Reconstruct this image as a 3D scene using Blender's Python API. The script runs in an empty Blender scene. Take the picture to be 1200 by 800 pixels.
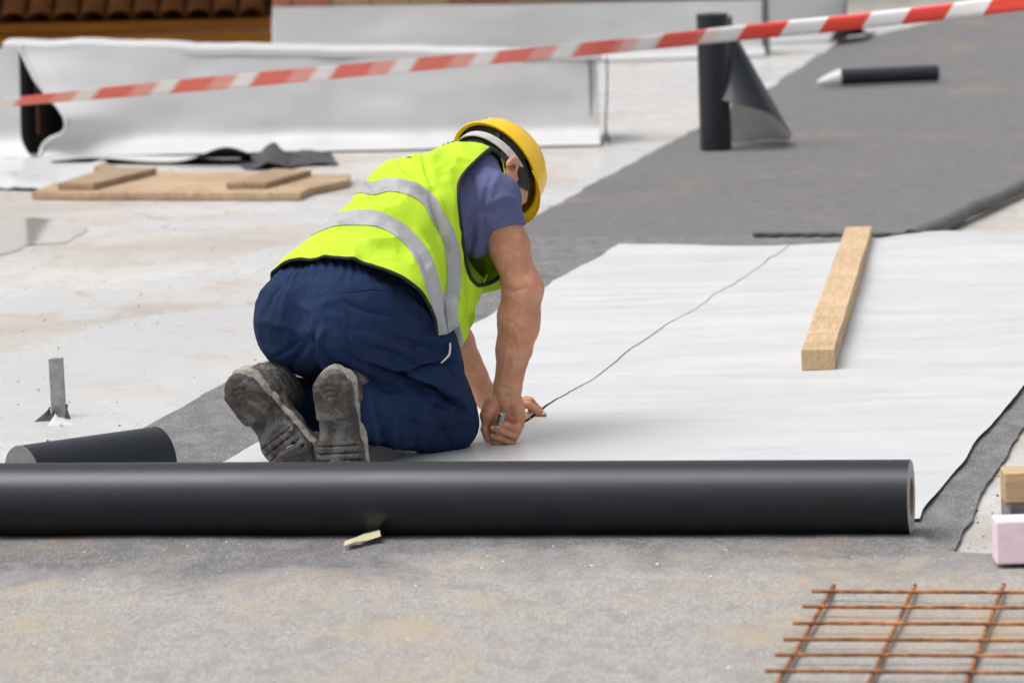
import bpy, math, random
import numpy as np
from mathutils import Matrix, Vector

random.seed(7)
scene = bpy.context.scene
col = scene.collection

# ------------------------------------------------------------------ camera
CAM_H = 1.95
F_PX = 5500.0            # focal length in photograph pixels (1200 wide)
PITCH = math.radians(7.5)
BANK = math.radians(-1.9)
cam_data = bpy.data.cameras.new('camera')
cam = bpy.data.objects.new('camera', cam_data)
col.objects.link(cam)
cam_data.sensor_width = 36.0
cam_data.lens = F_PX / 1200.0 * 36.0
cam_data.clip_start = 0.1
cam_data.clip_end = 3000.0
CAM_M = Matrix.Translation((0, 0, CAM_H)) @ Matrix.Rotation(math.pi / 2 - PITCH, 4, 'X') @ Matrix.Rotation(BANK, 4, 'Z')
cam.matrix_world = CAM_M
cam_data.dof.use_dof = True
cam_data.dof.focus_distance = 12.45
cam_data.dof.aperture_fstop = 5.2
scene.camera = cam

# ------------------------------------------------------------------ sky and sun
SUN_EL, SUN_AZ = math.radians(66), math.radians(-105)     # azimuth from +Y towards +X
world = bpy.data.worlds.new('World')
scene.world = world
world.use_nodes = True
wn = world.node_tree.nodes
sky = wn.new('ShaderNodeTexSky')
sky.sky_type = 'NISHITA'
sky.sun_disc = False
sky.sun_elevation = SUN_EL
sky.sun_rotation = SUN_AZ
sky.air_density = 1.0
sky.dust_density = 6.0
sky.ozone_density = 0.6
hs = wn.new('ShaderNodeHueSaturation')            # thin bright cloud: the sky's blue is washed out
hs.inputs['Saturation'].default_value = 0.32
world.node_tree.links.new(sky.outputs['Color'], hs.inputs['Color'])
world.node_tree.links.new(hs.outputs['Color'], wn['Background'].inputs['Color'])
wn['Background'].inputs['Strength'].default_value = 0.15
sun_data = bpy.data.lights.new('sun', 'SUN')
sun = bpy.data.objects.new('sun', sun_data)
col.objects.link(sun)
sun_data.energy = 0.9
sun_data.angle = math.radians(40)
sun_data.color = (1.0, 0.97, 0.93)
sd = Vector((math.sin(SUN_AZ) * math.cos(SUN_EL), math.cos(SUN_AZ) * math.cos(SUN_EL), math.sin(SUN_EL)))
sun.rotation_euler = sd.to_track_quat('Z', 'Y').to_euler()
sun.location = sd * 40
scene.view_settings.view_transform = 'Standard'
scene.view_settings.look = 'None'
scene.view_settings.gamma = 1.0
scene.view_settings.exposure = 0.28
scene.view_settings.use_curve_mapping = False
scene.render.engine = 'CYCLES'
scene.cycles.use_denoising = True
scene.cycles.max_bounces = 6

# ------------------------------------------------------------------ photograph pixel <-> place
CR = np.array(CAM_M.to_3x3())
CO = np.array([0.0, 0.0, CAM_H])


def ray(px, py):
    return CR @ np.array([(px - 600.0) / F_PX, (400.0 - py) / F_PX, -1.0])


def at(px, py, z=0.0):
    """the point at height z seen at a pixel"""
    r = ray(px, py)
    return CO + r * ((z - CAM_H) / r[2])


def atY(px, py, Y):
    """the point at distance Y from the camera seen at a pixel"""
    r = ray(px, py)
    return CO + r * (Y / r[1])


def proj(p):
    q = (np.asarray(p) - CO) @ CR
    return np.stack([600.0 - F_PX * q[..., 0] / q[..., 2], 400.0 + F_PX * q[..., 1] / q[..., 2]], -1)


def zat(p, py):
    """height above the ground point p at which a vertical line reaches the pixel row py"""
    a, b = proj(np.array([p[0], p[1], 0.0]))[1], proj(np.array([p[0], p[1], 1.0]))[1]
    return (py - a) / (b - a)


# ------------------------------------------------------------------ noise in numpy
def _hash(ix, iy, iz, s):
    h = (ix.astype(np.int64) * 374761393 + iy.astype(np.int64) * 668265263 + iz.astype(np.int64) * 2147483647 + s * 974634777) & 0xFFFFFFFF
    h = ((h ^ (h >> 13)) * 1274126177) & 0xFFFFFFFF
    return ((h ^ (h >> 16)) & 0xFFFF) / 32767.5 - 1.0


def vnoise(p, scale=1.0, seed=0):
    p = np.asarray(p, dtype=np.float64) * scale
    i = np.floor(p)
    f = p - i
    u = f * f * f * (f * (f * 6 - 15) + 10)
    ix, iy, iz = i[..., 0], i[..., 1], i[..., 2]
    out = 0
    for dx in (0, 1):
        wx = u[..., 0] if dx else 1 - u[..., 0]
        for dy in (0, 1):
            wy = u[..., 1] if dy else 1 - u[..., 1]
            for dz in (0, 1):
                wz = u[..., 2] if dz else 1 - u[..., 2]
                out = out + wx * wy * wz * _hash(ix + dx, iy + dy, iz + dz, seed)
    return out


def fbm(p, scale=1.0, octaves=3, seed=0, gain=0.5):
    a, t = 1.0, 0.0
    for k in range(octaves):
        t = t + a * vnoise(p, scale * 2 ** k, seed + 11 * k)
        a *= gain
    return t


def ridged(p, scale=1.0, octaves=2, seed=0):
    a, t = 1.0, 0.0
    for k in range(octaves):
        t = t + a * (1 - np.abs(vnoise(p, scale * 1.9 ** k, seed + 7 * k)) * 2.0)
        a *= 0.5
    return t


# ------------------------------------------------------------------ mesh helpers
def set_props(o, label=None, cat=None, group=None, kind=None):
    if label: o['label'] = label
    if cat: o['category'] = cat
    if group: o['group'] = group
    if kind: o['kind'] = kind
    return o


def empty(name, loc, label=None, cat=None, group=None, kind=None):
    o = bpy.data.objects.new(name, None)
    col.objects.link(o)
    o.location = Vector([float(v) for v in loc])
    o.empty_display_size = 0.1
    return set_props(o, label, cat, group, kind)


def mesh_data(name, verts, faces, mats, smooth=True, midx=None, sharp=None):
    """faces: array of shape (n,3) or (n,4), or a list of tuples"""
    me = bpy.data.meshes.new(name)
    verts = np.asarray(verts, dtype=np.float32)
    if isinstance(faces, np.ndarray):
        n, k = faces.shape
        me.vertices.add(len(verts))
        me.vertices.foreach_set('co', verts.ravel())
        me.loops.add(n * k)
        me.loops.foreach_set('vertex_index', faces.astype(np.int32).ravel())
        me.polygons.add(n)
        me.polygons.foreach_set('loop_start', np.arange(0, n * k, k, dtype=np.int32))
        me.update(calc_edges=True)
    else:
        me.from_pydata([tuple(map(float, v)) for v in verts], [], [tuple(int(i) for i in f) for f in faces])
    for m in (mats if isinstance(mats, (list, tuple)) else [mats]):
        me.materials.append(m)
    if midx is not None:
        me.polygons.foreach_set('material_index', np.asarray(midx, dtype=np.int32))
    me.polygons.foreach_set('use_smooth', np.full(len(me.polygons), bool(smooth)))
    if sharp is not None:
        me.set_sharp_from_angle(angle=math.radians(sharp))
    me.validate()
    me.update()
    return me


def obj(name, verts, faces, mats, parent=None, origin=None, smooth=True, midx=None, sharp=None, **props):
    """verts are world coordinates; the object's origin goes to its parent's base or to `origin`"""
    verts = np.asarray(verts, dtype=np.float64)
    if parent is not None:
        off = np.zeros(3)
        q = parent
        while q is not None:
            off = off + np.array(q.location)
            q = q.parent
    else:
        off = np.array(origin) if origin is not None else np.array([verts[:, 0].mean(), verts[:, 1].mean(), verts[:, 2].min()])
    o = bpy.data.objects.new(name, mesh_data(name, verts - off, faces, mats, smooth, midx, sharp))
    col.objects.link(o)
    if parent is not None:
        o.parent = parent
    else:
        o.location = Vector([float(v) for v in off])
    return set_props(o, **props)


def bevel(o, w=0.003, seg=2):
    m = o.modifiers.new('bevel', 'BEVEL')
    m.width, m.segments, m.limit_method = w, seg, 'ANGLE'
    return o


def boxv(c, ax, ay, az):
    """box from centre and three half-axis vectors"""
    c, ax, ay, az = map(np.asarray, (c, ax, ay, az))
    v = [c + sx * ax + sy * ay + sz * az for sz in (-1, 1) for sy in (-1, 1) for sx in (-1, 1)]
    f = [(0, 2, 3, 1), (4, 5, 7, 6), (0, 1, 5, 4), (2, 6, 7, 3), (0, 4, 6, 2), (1, 3, 7, 5)]
    return np.array(v), f


def prism(poly, z0, z1):
    """upright prism on a ground polygon; z0, z1 scalars or per-corner lists"""
    n = len(poly)
    z0 = [z0] * n if np.isscalar(z0) else z0
    z1 = [z1] * n if np.isscalar(z1) else z1
    v = [(p[0], p[1], z0[i]) for i, p in enumerate(poly)] + [(p[0], p[1], z1[i]) for i, p in enumerate(poly)]
    f = [tuple(range(n - 1, -1, -1)), tuple(range(n, 2 * n))]
    f += [(i, (i + 1) % n, n + (i + 1) % n, n + i) for i in range(n)]
    a = sum(poly[i][0] * poly[(i + 1) % n][1] - poly[(i + 1) % n][0] * poly[i][1] for i in range(n))
    if a < 0:
        f = [t[::-1] for t in f]
    return np.array(v), f


def frames(path):
    path = np.asarray(path, float)
    t = np.gradient(path, axis=0)
    t /= np.linalg.norm(t, axis=1)[:, None]
    ref = np.array([0, 0, 1.0]) if abs(t[0][2]) < 0.9 else np.array([1.0, 0, 0])
    us, vs = [], []
    u = np.cross(ref, t[0]); u /= np.linalg.norm(u)
    for i in range(len(path)):
        u = u - t[i] * np.dot(u, t[i]); u /= np.linalg.norm(u)
        us.append(u); vs.append(np.cross(t[i], u))
    return t, np.array(us), np.array(vs)


def tube(path, r, n=10, closed=False, cap=True):
    path = np.asarray(path, float)
    if closed:
        t = np.roll(path, -1, 0) - np.roll(path, 1, 0)
        t /= np.linalg.norm(t, axis=1)[:, None]
        _, us, vs = frames(path)
        us = us - t * (us * t).sum(1)[:, None]; us /= np.linalg.norm(us, axis=1)[:, None]
        vs = np.cross(t, us)
    else:
        t, us, vs = frames(path)
    r = np.full(len(path), r) if np.isscalar(r) else np.asarray(r)
    a = np.linspace(0, 2 * np.pi, n, endpoint=False)
    v = path[:, None] + r[:, None, None] * (us[:, None] * np.cos(a)[None, :, None] + vs[:, None] * np.sin(a)[None, :, None])
    m = len(path)
    f = []
    for i in range(m if closed else m - 1):
        j = (i + 1) % m
        for k in range(n):
            f.append((i * n + k, i * n + (k + 1) % n, j * n + (k + 1) % n, j * n + k))
    if cap and not closed:
        f.append(tuple(range(n - 1, -1, -1)))
        f.append(tuple((m - 1) * n + k for k in range(n)))
    return v.reshape(-1, 3), f


def join(parts):
    V, Fc, o = [], [], 0
    for v, f in parts:
        V.append(np.asarray(v)); Fc += [tuple(i + o for i in t) for t in f]; o += len(v)
    return np.concatenate(V), Fc


def spline(pts, n, closed=False):
    """Catmull-Rom through points"""
    p = np.asarray(pts, float)
    m = len(p)
    segs = m if closed else m - 1
    out = []
    for s in np.linspace(0, segs, n, endpoint=not closed):
        i = min(int(s), segs - 1); t = s - i
        g = (lambda k: p[k % m]) if closed else (lambda k: p[min(max(k, 0), m - 1)])
        a, b, c, d = g(i - 1), g(i), g(i + 1), g(i + 2)
        out.append(0.5 * ((2 * b) + (c - a) * t + (2 * a - 5 * b + 4 * c - d) * t * t + (3 * b - a - 3 * c + d) * t ** 3))
    return np.array(out)


def sheet(grid, thick, mats, name, parent=None, two=False, **kw):
    """a grid of points (m,n,3) made into a thin sheet: top side material 0, under side material 1, edges material 2"""
    m, n, _ = grid.shape
    du = np.gradient(grid, axis=0); dv = np.gradient(grid, axis=1)
    nr = np.cross(du, dv); nr /= np.maximum(np.linalg.norm(nr, axis=2), 1e-9)[..., None]
    top = grid.reshape(-1, 3); bot = (grid - nr * thick).reshape(-1, 3)
    idx = np.arange(m * n).reshape(m, n)
    q = np.stack([idx[:-1, :-1], idx[1:, :-1], idx[1:, 1:], idx[:-1, 1:]], -1).reshape(-1, 4)
    qb = q[:, ::-1] + m * n
    rim = np.concatenate([idx[0, :], idx[1:, -1], idx[-1, -2::-1], idx[-2:0:-1, 0]])
    rn = np.roll(rim, -1)
    qs = np.stack([rim, rn, rn + m * n, rim + m * n], -1)
    faces = np.concatenate([q, qb, qs])
    mi = np.concatenate([np.zeros(len(q)), np.ones(len(qb)) * (1 if len(mats) > 1 else 0), np.ones(len(qs)) * (len(mats) - 1)])
    return obj(name, np.concatenate([top, bot]), faces, mats, parent, midx=mi, sharp=50, **kw)


# ------------------------------------------------------------------ materials
def srgb(r, g, b):
    f = lambda c: (c / 255 / 12.92) if c <= 10 else ((c / 255 + 0.055) / 1.055) ** 2.4
    return (f(r), f(g), f(b), 1.0)


class NT:
    def __init__(self, name):
        self.m = bpy.data.materials.new(name)
        self.m.use_nodes = True
        self.t = self.m.node_tree
        self.n, self.l = self.t.nodes, self.t.links
        self.b = self.n['Principled BSDF']
        self.pos = self.n.new('ShaderNodeNewGeometry').outputs['Position']
        self.tc = self.n.new('ShaderNodeTexCoord')

    def link(self, a, b):
        self.l.new(a, b)

    def mapped(self, scale=(1, 1, 1), rot=(0, 0, 0), src=None):
        mp = self.n.new('ShaderNodeMapping')
        mp.inputs['Scale'].default_value = scale
        mp.inputs['Rotation'].default_value = rot
        self.link(src or self.pos, mp.inputs['Vector'])
        return mp.outputs['Vector']

    def noise(self, scale, detail=4, rough=0.55, vec=None, dist=0.0):
        n = self.n.new('ShaderNodeTexNoise')
        n.inputs['Scale'].default_value = scale
        n.inputs['Detail'].default_value = detail
        n.inputs['Roughness'].default_value = rough
        n.inputs['Distortion'].default_value = dist
        self.link(vec or self.pos, n.inputs['Vector'])
        return n.outputs['Fac']

    def voro(self, scale, vec=None, feature='F1'):
        n = self.n.new('ShaderNodeTexVoronoi')
        n.feature = feature
        n.inputs['Scale'].default_value = scale
        self.link(vec or self.pos, n.inputs['Vector'])
        return n.outputs['Distance']

    def ramp(self, fac, stops, interp='LINEAR'):
        r = self.n.new('ShaderNodeValToRGB')
        r.color_ramp.interpolation = interp
        el = r.color_ramp.elements
        while len(el) < len(stops):
            el.new(0.5)
        for e, (p, c) in zip(el, stops):
            e.position = p
            e.color = c if not np.isscalar(c) else (c, c, c, 1)
        self.link(fac, r.inputs['Fac'])
        return r.outputs['Color']

    def mix(self, fac, a, b, mode='MIX'):
        m = self.n.new('ShaderNodeMix')
        m.data_type = 'RGBA'
        m.blend_type = mode
        for k, v in ((0, fac), (6, a), (7, b)):
            if hasattr(v, 'is_output'):
                self.link(v, m.inputs[k])
            else:
                m.inputs[k].default_value = v
        return m.outputs[2]

    def math(self, op, a, b=0.0):
        m = self.n.new('ShaderNodeMath')
        m.operation = op
        for k, v in ((0, a), (1, b)):
            if hasattr(v, 'is_output'):
                self.link(v, m.inputs[k])
            else:
                m.inputs[k].default_value = v
        return m.outputs[0]

    def sep(self, src=None):
        s = self.n.new('ShaderNodeSeparateXYZ')
        self.link(src or self.pos, s.inputs[0])
        return s.outputs

    def bump(self, h, strength=0.3, dist=0.01, prev=None):
        b = self.n.new('ShaderNodeBump')
        b.inputs['Strength'].default_value = strength
        b.inputs['Distance'].default_value = dist
        self.link(h, b.inputs['Height'])
        if prev is not None:
            self.link(prev, b.inputs['Normal'])
        return b.outputs['Normal']

    def out(self, color=None, rough=None, normal=None, **kw):
        for key, v in (('Base Color', color), ('Roughness', rough), ('Normal', normal)):
            if v is None:
                continue
            if hasattr(v, 'is_output'):
                self.link(v, self.b.inputs[key])
            else:
                self.b.inputs[key].default_value = v
        for k, v in kw.items():
            self.b.inputs[k.replace('_', ' ')].default_value = v
        return self.m


def simple(name, c, rough=0.6, var=0.12, scale=30, bump=0.0, bscale=200, bdist=0.002, **kw):
    t = NT(name)
    d = tuple(max(0, x * (1 - var)) for x in c[:3]) + (1,)
    e = tuple(min(1, x * (1 + var)) for x in c[:3]) + (1,)
    colr = t.ramp(t.noise(scale, 5), [(0.3, d), (0.7, e)])
    nm = t.bump(t.noise(bscale, 3), bump, bdist) if bump else None
    return t.out(colr, rough, nm, **kw)
# ------------------------------------------------------------------ materials of the place
def mat_ground():
    t = NT('dirty_screed')
    big = t.noise(0.55, 5, 0.6, t.mapped((0.55, 1.0, 1)))
    c = t.ramp(big, [(0.3, (.40, .37, .33, 1)), (0.47, (.485, .462, .430, 1)), (0.62, (.55, .54, .52, 1))])
    streak = t.noise(2.2, 9, 0.7, t.mapped((0.8, 0.7, 1), (0, 0, 0.3)), 0.8)
    c = t.mix(t.ramp(streak, [(0.46, 0), (0.66, 0.62)]), c, (.35, .305, .26, 1))
    fine = t.noise(9, 9, 0.78, t.mapped((1.0, 0.55, 1), (0, 0, 0.3)), 0.8)
    c = t.mix(t.ramp(fine, [(0.52, 0), (0.62, 0.55)]), c, (.33, .285, .235, 1))
    rust = t.noise(0.6, 9, 0.74, t.mapped((0.8, 0.7, 1), (0, 0, 0.4)), 0.5)
    c = t.mix(t.ramp(rust, [(0.54, 0), (0.68, 0.5)]), c, (.48, .29, .19, 1))
    crack = t.voro(1.1, t.mapped((0.6, 1, 1), (0, 0, 0.5)), 'DISTANCE_TO_EDGE')
    cm = t.math('MULTIPLY', t.ramp(crack, [(0.0, 0.55), (0.012, 0)]), t.ramp(t.noise(1.3, 3), [(0.45, 0), (0.55, 1)]))
    c = t.mix(cm, c, (.22, .19, .16, 1))
    specks = t.voro(26, t.mapped((0.7, 1, 1)))
    c = t.mix(t.ramp(specks, [(0.03, 0.6), (0.07, 0)]), c, (.17, .13, .10, 1))
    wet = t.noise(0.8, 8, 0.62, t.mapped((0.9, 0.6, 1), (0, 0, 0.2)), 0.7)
    wet_sheen = t.ramp(wet, [(0.475, 0), (0.545, 1)])
    c = t.mix(t.math('MULTIPLY', wet_sheen, 0.75), c, (.565, .58, .585, 1))  # wet patches, with the sky's pale reflection put into their colour
    r = t.ramp(wet_sheen, [(0, 0.62), (1, 0.27)])
    nm = t.bump(t.noise(60, 6, 0.7), 0.25, 0.004)
    nm = t.bump(t.noise(5, 4), 0.2, 0.02, nm)
    return t.out(c, r, nm)


def mat_felt(name, dust=0.0, tone=1.0, mott=1.0):
    t = NT(name)
    k = tone
    fib = t.noise(190, 6, 0.85, t.mapped((1.0, 0.30, 1)))
    c = t.ramp(fib, [(0.36, (.090 * k, .088 * k, .092 * k, 1)), (0.5, (.200 * k, .196 * k, .200 * k, 1)), (0.66, (.330 * k, .322 * k, .324 * k, 1))])
    cl = t.noise(16, 8, 0.75, t.mapped((1.0, 0.42, 1)), 0.5)
    c = t.mix(t.ramp(cl, [(0.36, 0.55 * mott), (0.52, 0)]), c, (.105 * k, .104 * k, .110 * k, 1))
    c = t.mix(t.ramp(cl, [(0.52, 0), (0.68, 0.45 * mott)]), c, (.33 * k, .32 * k, .315 * k, 1))
    st = t.noise(1.4, 9, 0.74, t.mapped((0.9, 0.6, 1), (0, 0, 0.35)), 0.8)
    c = t.mix(t.ramp(st, [(0.54, 0), (0.68, 0.42)]), c, (.33, .255, .17, 1))
    if dust:
        d = t.noise(2.4, 9, 0.72, t.mapped((0.8, 0.6, 1)), 0.5)
        y = t.sep()[1]
        near = t.math('MULTIPLY', t.math('SUBTRACT', 10.88, y), 2.2)
        fac = t.math('ADD', t.math('MULTIPLY', t.math('SUBTRACT', d, 0.5), 3.4), near)
        fac = t.ramp(fac, [(0.0, 0), (0.9, dust)])
        dc = t.ramp(t.noise(150, 7, 0.85, t.mapped((1.0, 0.32, 1))), [(0.34, (.235, .220, .205, 1)), (0.5, (.385, .365, .342, 1)), (0.66, (.55, .525, .495, 1))])
        dc = t.mix(t.ramp(t.noise(18, 8, 0.75, t.mapped((1.0, 0.42, 1)), 0.6), [(0.38, 0.42), (0.54, 0)]), dc, (.22, .215, .212, 1))
        c = t.mix(fac, c, dc)
        tan = t.noise(2.6, 9, 0.74, t.mapped((0.8, 0.6, 1), (0, 0, -0.2)), 0.8)
        c = t.mix(t.math('MULTIPLY', t.ramp(tan, [(0.50, 0), (0.66, 0.75)]), t.ramp(fac, [(0.1, 0.15), (0.7, 1)])), c, (.45, .355, .24, 1))
    sp = t.voro(9)
    c = t.mix(t.ramp(sp, [(0.022, 0.8), (0.045, 0)]), c, (.75, .72, .66, 1))
    nm = t.bump(fib, 0.6, 0.004)
    nm = t.bump(cl, 0.3 * mott, 0.012, nm)
    return t.out(c, 0.95, nm, Specular_IOR_Level=0.15)


def mat_membrane(name, a, b, rough=0.34, streak=True):
    t = NT(name)
    n = t.noise(2.2, 5, 0.6, t.mapped((0.35, 1.4, 1)))
    c = t.ramp(n, [(0.3, a), (0.7, b)])
    d = t.noise(6, 8, 0.7, t.mapped((0.7, 0.9, 1)), .4)
    c = t.mix(t.ramp(d, [(0.56, 0), (0.75, 0.16)]), c, (.42, .41, .39, 1))
    sc = t.noise(60, 3, 0.7, t.mapped((0.15, 1.2, 1)))
    c = t.mix(t.ramp(sc, [(0.70, 0), (0.80, 0.05)]), c, (.40, .39, .38, 1))
    r = t.ramp(t.noise(7, 5, 0.6, t.mapped((0.5, 1.4, 1))), [(0.3, rough - 0.08), (0.7, rough + 0.1)])
    nm = t.bump(t.noise(4, 3, 0.5, t.mapped((0.5, 1.6, 1), (0, 0, .15))), 0.14, 0.012)
    return t.out(c, r, nm)


def mat_wood(name, c1, c2, axis, scale=9.0, rough=0.75, rings=True):
    """timber; axis is the grain's direction in the ground plane (angle)"""
    t = NT(name)
    v = t.mapped((1, 1, 1), (0, 0, 0))
    rot = t.n.new('ShaderNodeVectorRotate')
    rot.rotation_type = 'Z_AXIS'
    rot.inputs['Angle'].default_value = -axis
    t.link(t.pos, rot.inputs['Vector'])
    v = t.mapped((0.7, 9, 9), src=rot.outputs[0])
    n = t.noise(scale, 7, 0.65, v, 0.6)
    c = t.ramp(n, [(0.3, c1), (0.65, c2)])
    big = t.noise(2.2, 4, 0.6, t.mapped((1, 1, 1), src=rot.outputs[0]))
    c = t.mix(t.ramp(big, [(0.4, 0), (0.7, 0.35)]), c, tuple(x * 0.6 for x in c1[:3]) + (1,))
    cr = t.noise(3.2, 3, 0.5, t.mapped((3.2, 0.5, 0.5), src=rot.outputs[0]), 0.3)
    c = t.mix(t.ramp(cr, [(0.57, 0), (0.62, 0.3), (0.66, 0)]), c, tuple(x * 0.55 for x in c1[:3]) + (1,))
    nm = t.bump(n, 0.25, 0.004)
    return t.out(c, rough, nm, Specular_IOR_Level=0.3)


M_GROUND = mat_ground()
M_FELT = mat_felt('grey_felt')
M_FELT_FAR = mat_felt('grey_felt_worn', 0, 0.88, 0.4)
M_FELT_DUSTY = mat_felt('dusty_felt', 0.92)
M_WHITE = mat_membrane('white_membrane', (.55, .562, .565, 1), (.62, .63, .632, 1))
M_WALLMEM = mat_membrane('grey_white_membrane', (.52, .528, .53, 1), (.59, .595, .595, 1), 0.42)
def mat_black():
    t = NT('black_membrane')
    c = t.ramp(t.noise(5, 6, .65), [(0.3, (.0030, .0034, .0055, 1)), (0.7, (.0055, .0060, .0088, 1))])
    c = t.mix(t.ramp(t.noise(24, 8, .75, t.mapped((0.15, 1, 1))), [(0.60, 0), (0.74, 0.20)]), c, (.04, .041, .045, 1))
    r = t.ramp(t.noise(9, 6, .6, t.mapped((0.12, 1, 1))), [(0.3, .34), (0.7, .44)])
    return t.out(c, r, t.bump(t.noise(5, 4, .5, t.mapped((0.25, 1, 1))), .12, .008), Specular_IOR_Level=0.62, Specular_Tint=(.86, .92, 1.0, 1))
M_BLACK = mat_black()
M_BLACKCUT = simple('membrane_black_edge', (.015, .015, .016, 1), 0.6)
M_DARKFELT = simple('dark_felt', (.06, .058, .064, 1), 0.95, 0.25, 20, 0.4, 160)
M_EDGEWHITE = simple('membrane_layer_edge', (.52, .51, .49, 1), 0.6, 0.15, 40)
M_CARD = simple('cardboard', (.33, .24, .16, 1), 0.85, 0.2, 30)
M_GALV = simple('galvanised_steel', (.34, .34, .345, 1), 0.45, 0.25, 40, 0.2, 60, Metallic=0.7)
M_PINK = simple('pink_foam', (.84, .66, .74, 1), 0.8, 0.06, 40, 0.2, 150)
M_GREYBLOCK = simple('grey_aggregate_block', (.22, .215, .21, 1), 0.95, 0.45, 45, 0.5, 90)

# ------------------------------------------------------------------ the ground
g = 900.0
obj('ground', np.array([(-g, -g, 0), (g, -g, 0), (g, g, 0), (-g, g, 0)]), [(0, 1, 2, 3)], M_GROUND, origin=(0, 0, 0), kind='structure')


def resample(pts, n):
    """polyline given in pixels or points -> n points at even arc length"""
    p = np.asarray(pts, float)
    s = np.concatenate([[0], np.cumsum(np.linalg.norm(np.diff(p, axis=0), axis=1))])
    t = np.linspace(0, s[-1], n)
    return np.stack([np.interp(t, s, p[:, k]) for k in range(p.shape[1])], -1)


def gpoly(px):
    return np.array([at(*p) for p in px])


def coons(bottom, top, left, right, nu, nv):
    """bottom/top run left to right, left/right run near to far"""
    b, t, l, r = resample(bottom, nu), resample(top, nu), resample(left, nv), resample(right, nv)
    u = np.linspace(0, 1, nu)[None, :, None]; v = np.linspace(0, 1, nv)[:, None, None]
    g = (1 - v) * b[None] + v * t[None] + (1 - u) * l[:, None] + u * r[:, None]
    g -= (1 - u) * (1 - v) * b[0] + u * (1 - v) * b[-1] + (1 - u) * v * t[0] + u * v * t[-1]
    return g.transpose(1, 0, 2)          # (nu, nv): normals up


def ruffle(gr, z, amp, sx, sy, seed, edge=0.006, esc=6.0):
    p = gr.copy()
    q = p.copy(); q[..., 2] = 0
    h = fbm(q * np.array([sx, sy, 1]), 1.0, 4, seed)
    p[..., 2] = z + amp * (h + 0.6)
    for sl in (np.s_[0, :], np.s_[-1, :], np.s_[:, 0], np.s_[:, -1]):
        n1 = fbm(q[sl], esc, 4, seed + 5)
        n2 = fbm(q[sl], esc, 4, seed + 9)
        p[sl][..., 0] += edge * n1
        p[sl][..., 1] += edge * 2.0 * n2
    return p


# felt under the white membrane
lf = [(-80, 640), (180, 498), (260, 455), (578, 281)]
rt = [(1110, 661), (1128, 634), (1143, 603), (1165, 560), (1200, 503), (1335, 277)]
gr = coons(gpoly([(-80, 640), (1110, 661)]), gpoly([(578, 281), (1335, 277)]), gpoly(lf), gpoly(rt), 150, 110)
sheet(ruffle(gr, 0.0095, 0.0016, 2.5, 5, 3), 0.003, [M_FELT, M_DARKFELT, M_FELT], 'felt_sheet',
      label='grey felt underlay laid beneath the white membrane sheet', cat='felt sheet')
# far felt
lf = [(505, 321), (640, 247), (800, 160), (902, 103), (953, 70), (985, 50), (1024, 43), (1072, 31), (1115, 20), (1260, -14)]
rt = [(1030, 301), (1064, 283), (1130, 250), (1200, 216), (1420, 113), (1640, 8)]
gr = coons(gpoly([(505, 321), (1030, 301)]), gpoly([(1260, -14), (1640, 8)]), gpoly(lf), gpoly(rt), 120, 160)
gr = ruffle(gr, 0.004, 0.0018, 1.2, 2.0, 21, 0.012)
fa = sheet(gr, 0.003, [M_FELT_FAR, M_DARKFELT], 'felt_sheet',
           label='worn grey felt strip running back past the standing black roll', cat='felt sheet')
# its rolled-up edge
path = [at(1068, 276, 0.03), at(1095, 266, 0.035), at(1130, 249, 0.04), at(1165, 233, 0.04), at(1200, 216, 0.042), at(1290, 174, 0.04), at(1420, 110, 0.04)]
path = spline(path, 60)
path[:, 2] += 0.006 * vnoise(path, 3.0, 2)
rr = 0.034 + 0.006 * vnoise(path, 2.0, 5)
rr[:6] *= np.linspace(0.75, 1, 6)
tt, uu, vv = frames(path)
spi = []
for i in range(len(path)):
    a = np.linspace(-0.5 * np.pi, 2.6 * np.pi, 44)
    rad = rr[i] * np.linspace(1.0, 0.55, 44)
    spi.append(path[i] + rad[:, None] * (uu[i] * np.cos(a)[:, None] + vv[i] * np.sin(a)[:, None]))
spi = np.array(spi); spi[..., 2] = np.maximum(spi[..., 2], 0.012)
sheet(spi, 0.004, [M_DARKFELT, M_FELT_FAR], 'rolled_edge', fa)
# black lifted lips of the far felt
lp = np.array([[at(x, 281.2 + 0.6 * math.sin(x * .3), 0.0) + np.array([0, dy, dz]) for dy, dz in ((0.16, 0.008), (0.05, 0.013), (0.0, 0.021), (-0.014, 0.015))] for x in np.linspace(884, 1066, 40)])
lp[..., 2] += 0.003 * vnoise(lp * np.array([3, 0.2, 0]), 1, 3)
lp[..., 1] += 0.02 * vnoise(lp * np.array([2, 0.2, 0]), 1, 6)
sheet(lp, 0.003, [M_FELT_FAR, M_BLACKCUT], 'cut_edge', fa)
fl = []
for u in np.linspace(0, 1, 16):
    h = 0.11 * math.sin(math.pi * u) ** 0.8 + 0.012
    a, b = at(972 + 44 * u, 56 - 8 * u), at(984 + 44 * u, 45 - 4 * u)
    fl.append([b * (1 - v) + a * v + np.array([0, -0.1 * v * h, 0]) + np.array([0, 0, 0.012 + h * v ** 2.0]) for v in np.linspace(0, 1, 8)])
sheet(np.array(fl), 0.004, [M_FELT_FAR, M_BLACKCUT], 'curled_corner', fa)
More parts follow.
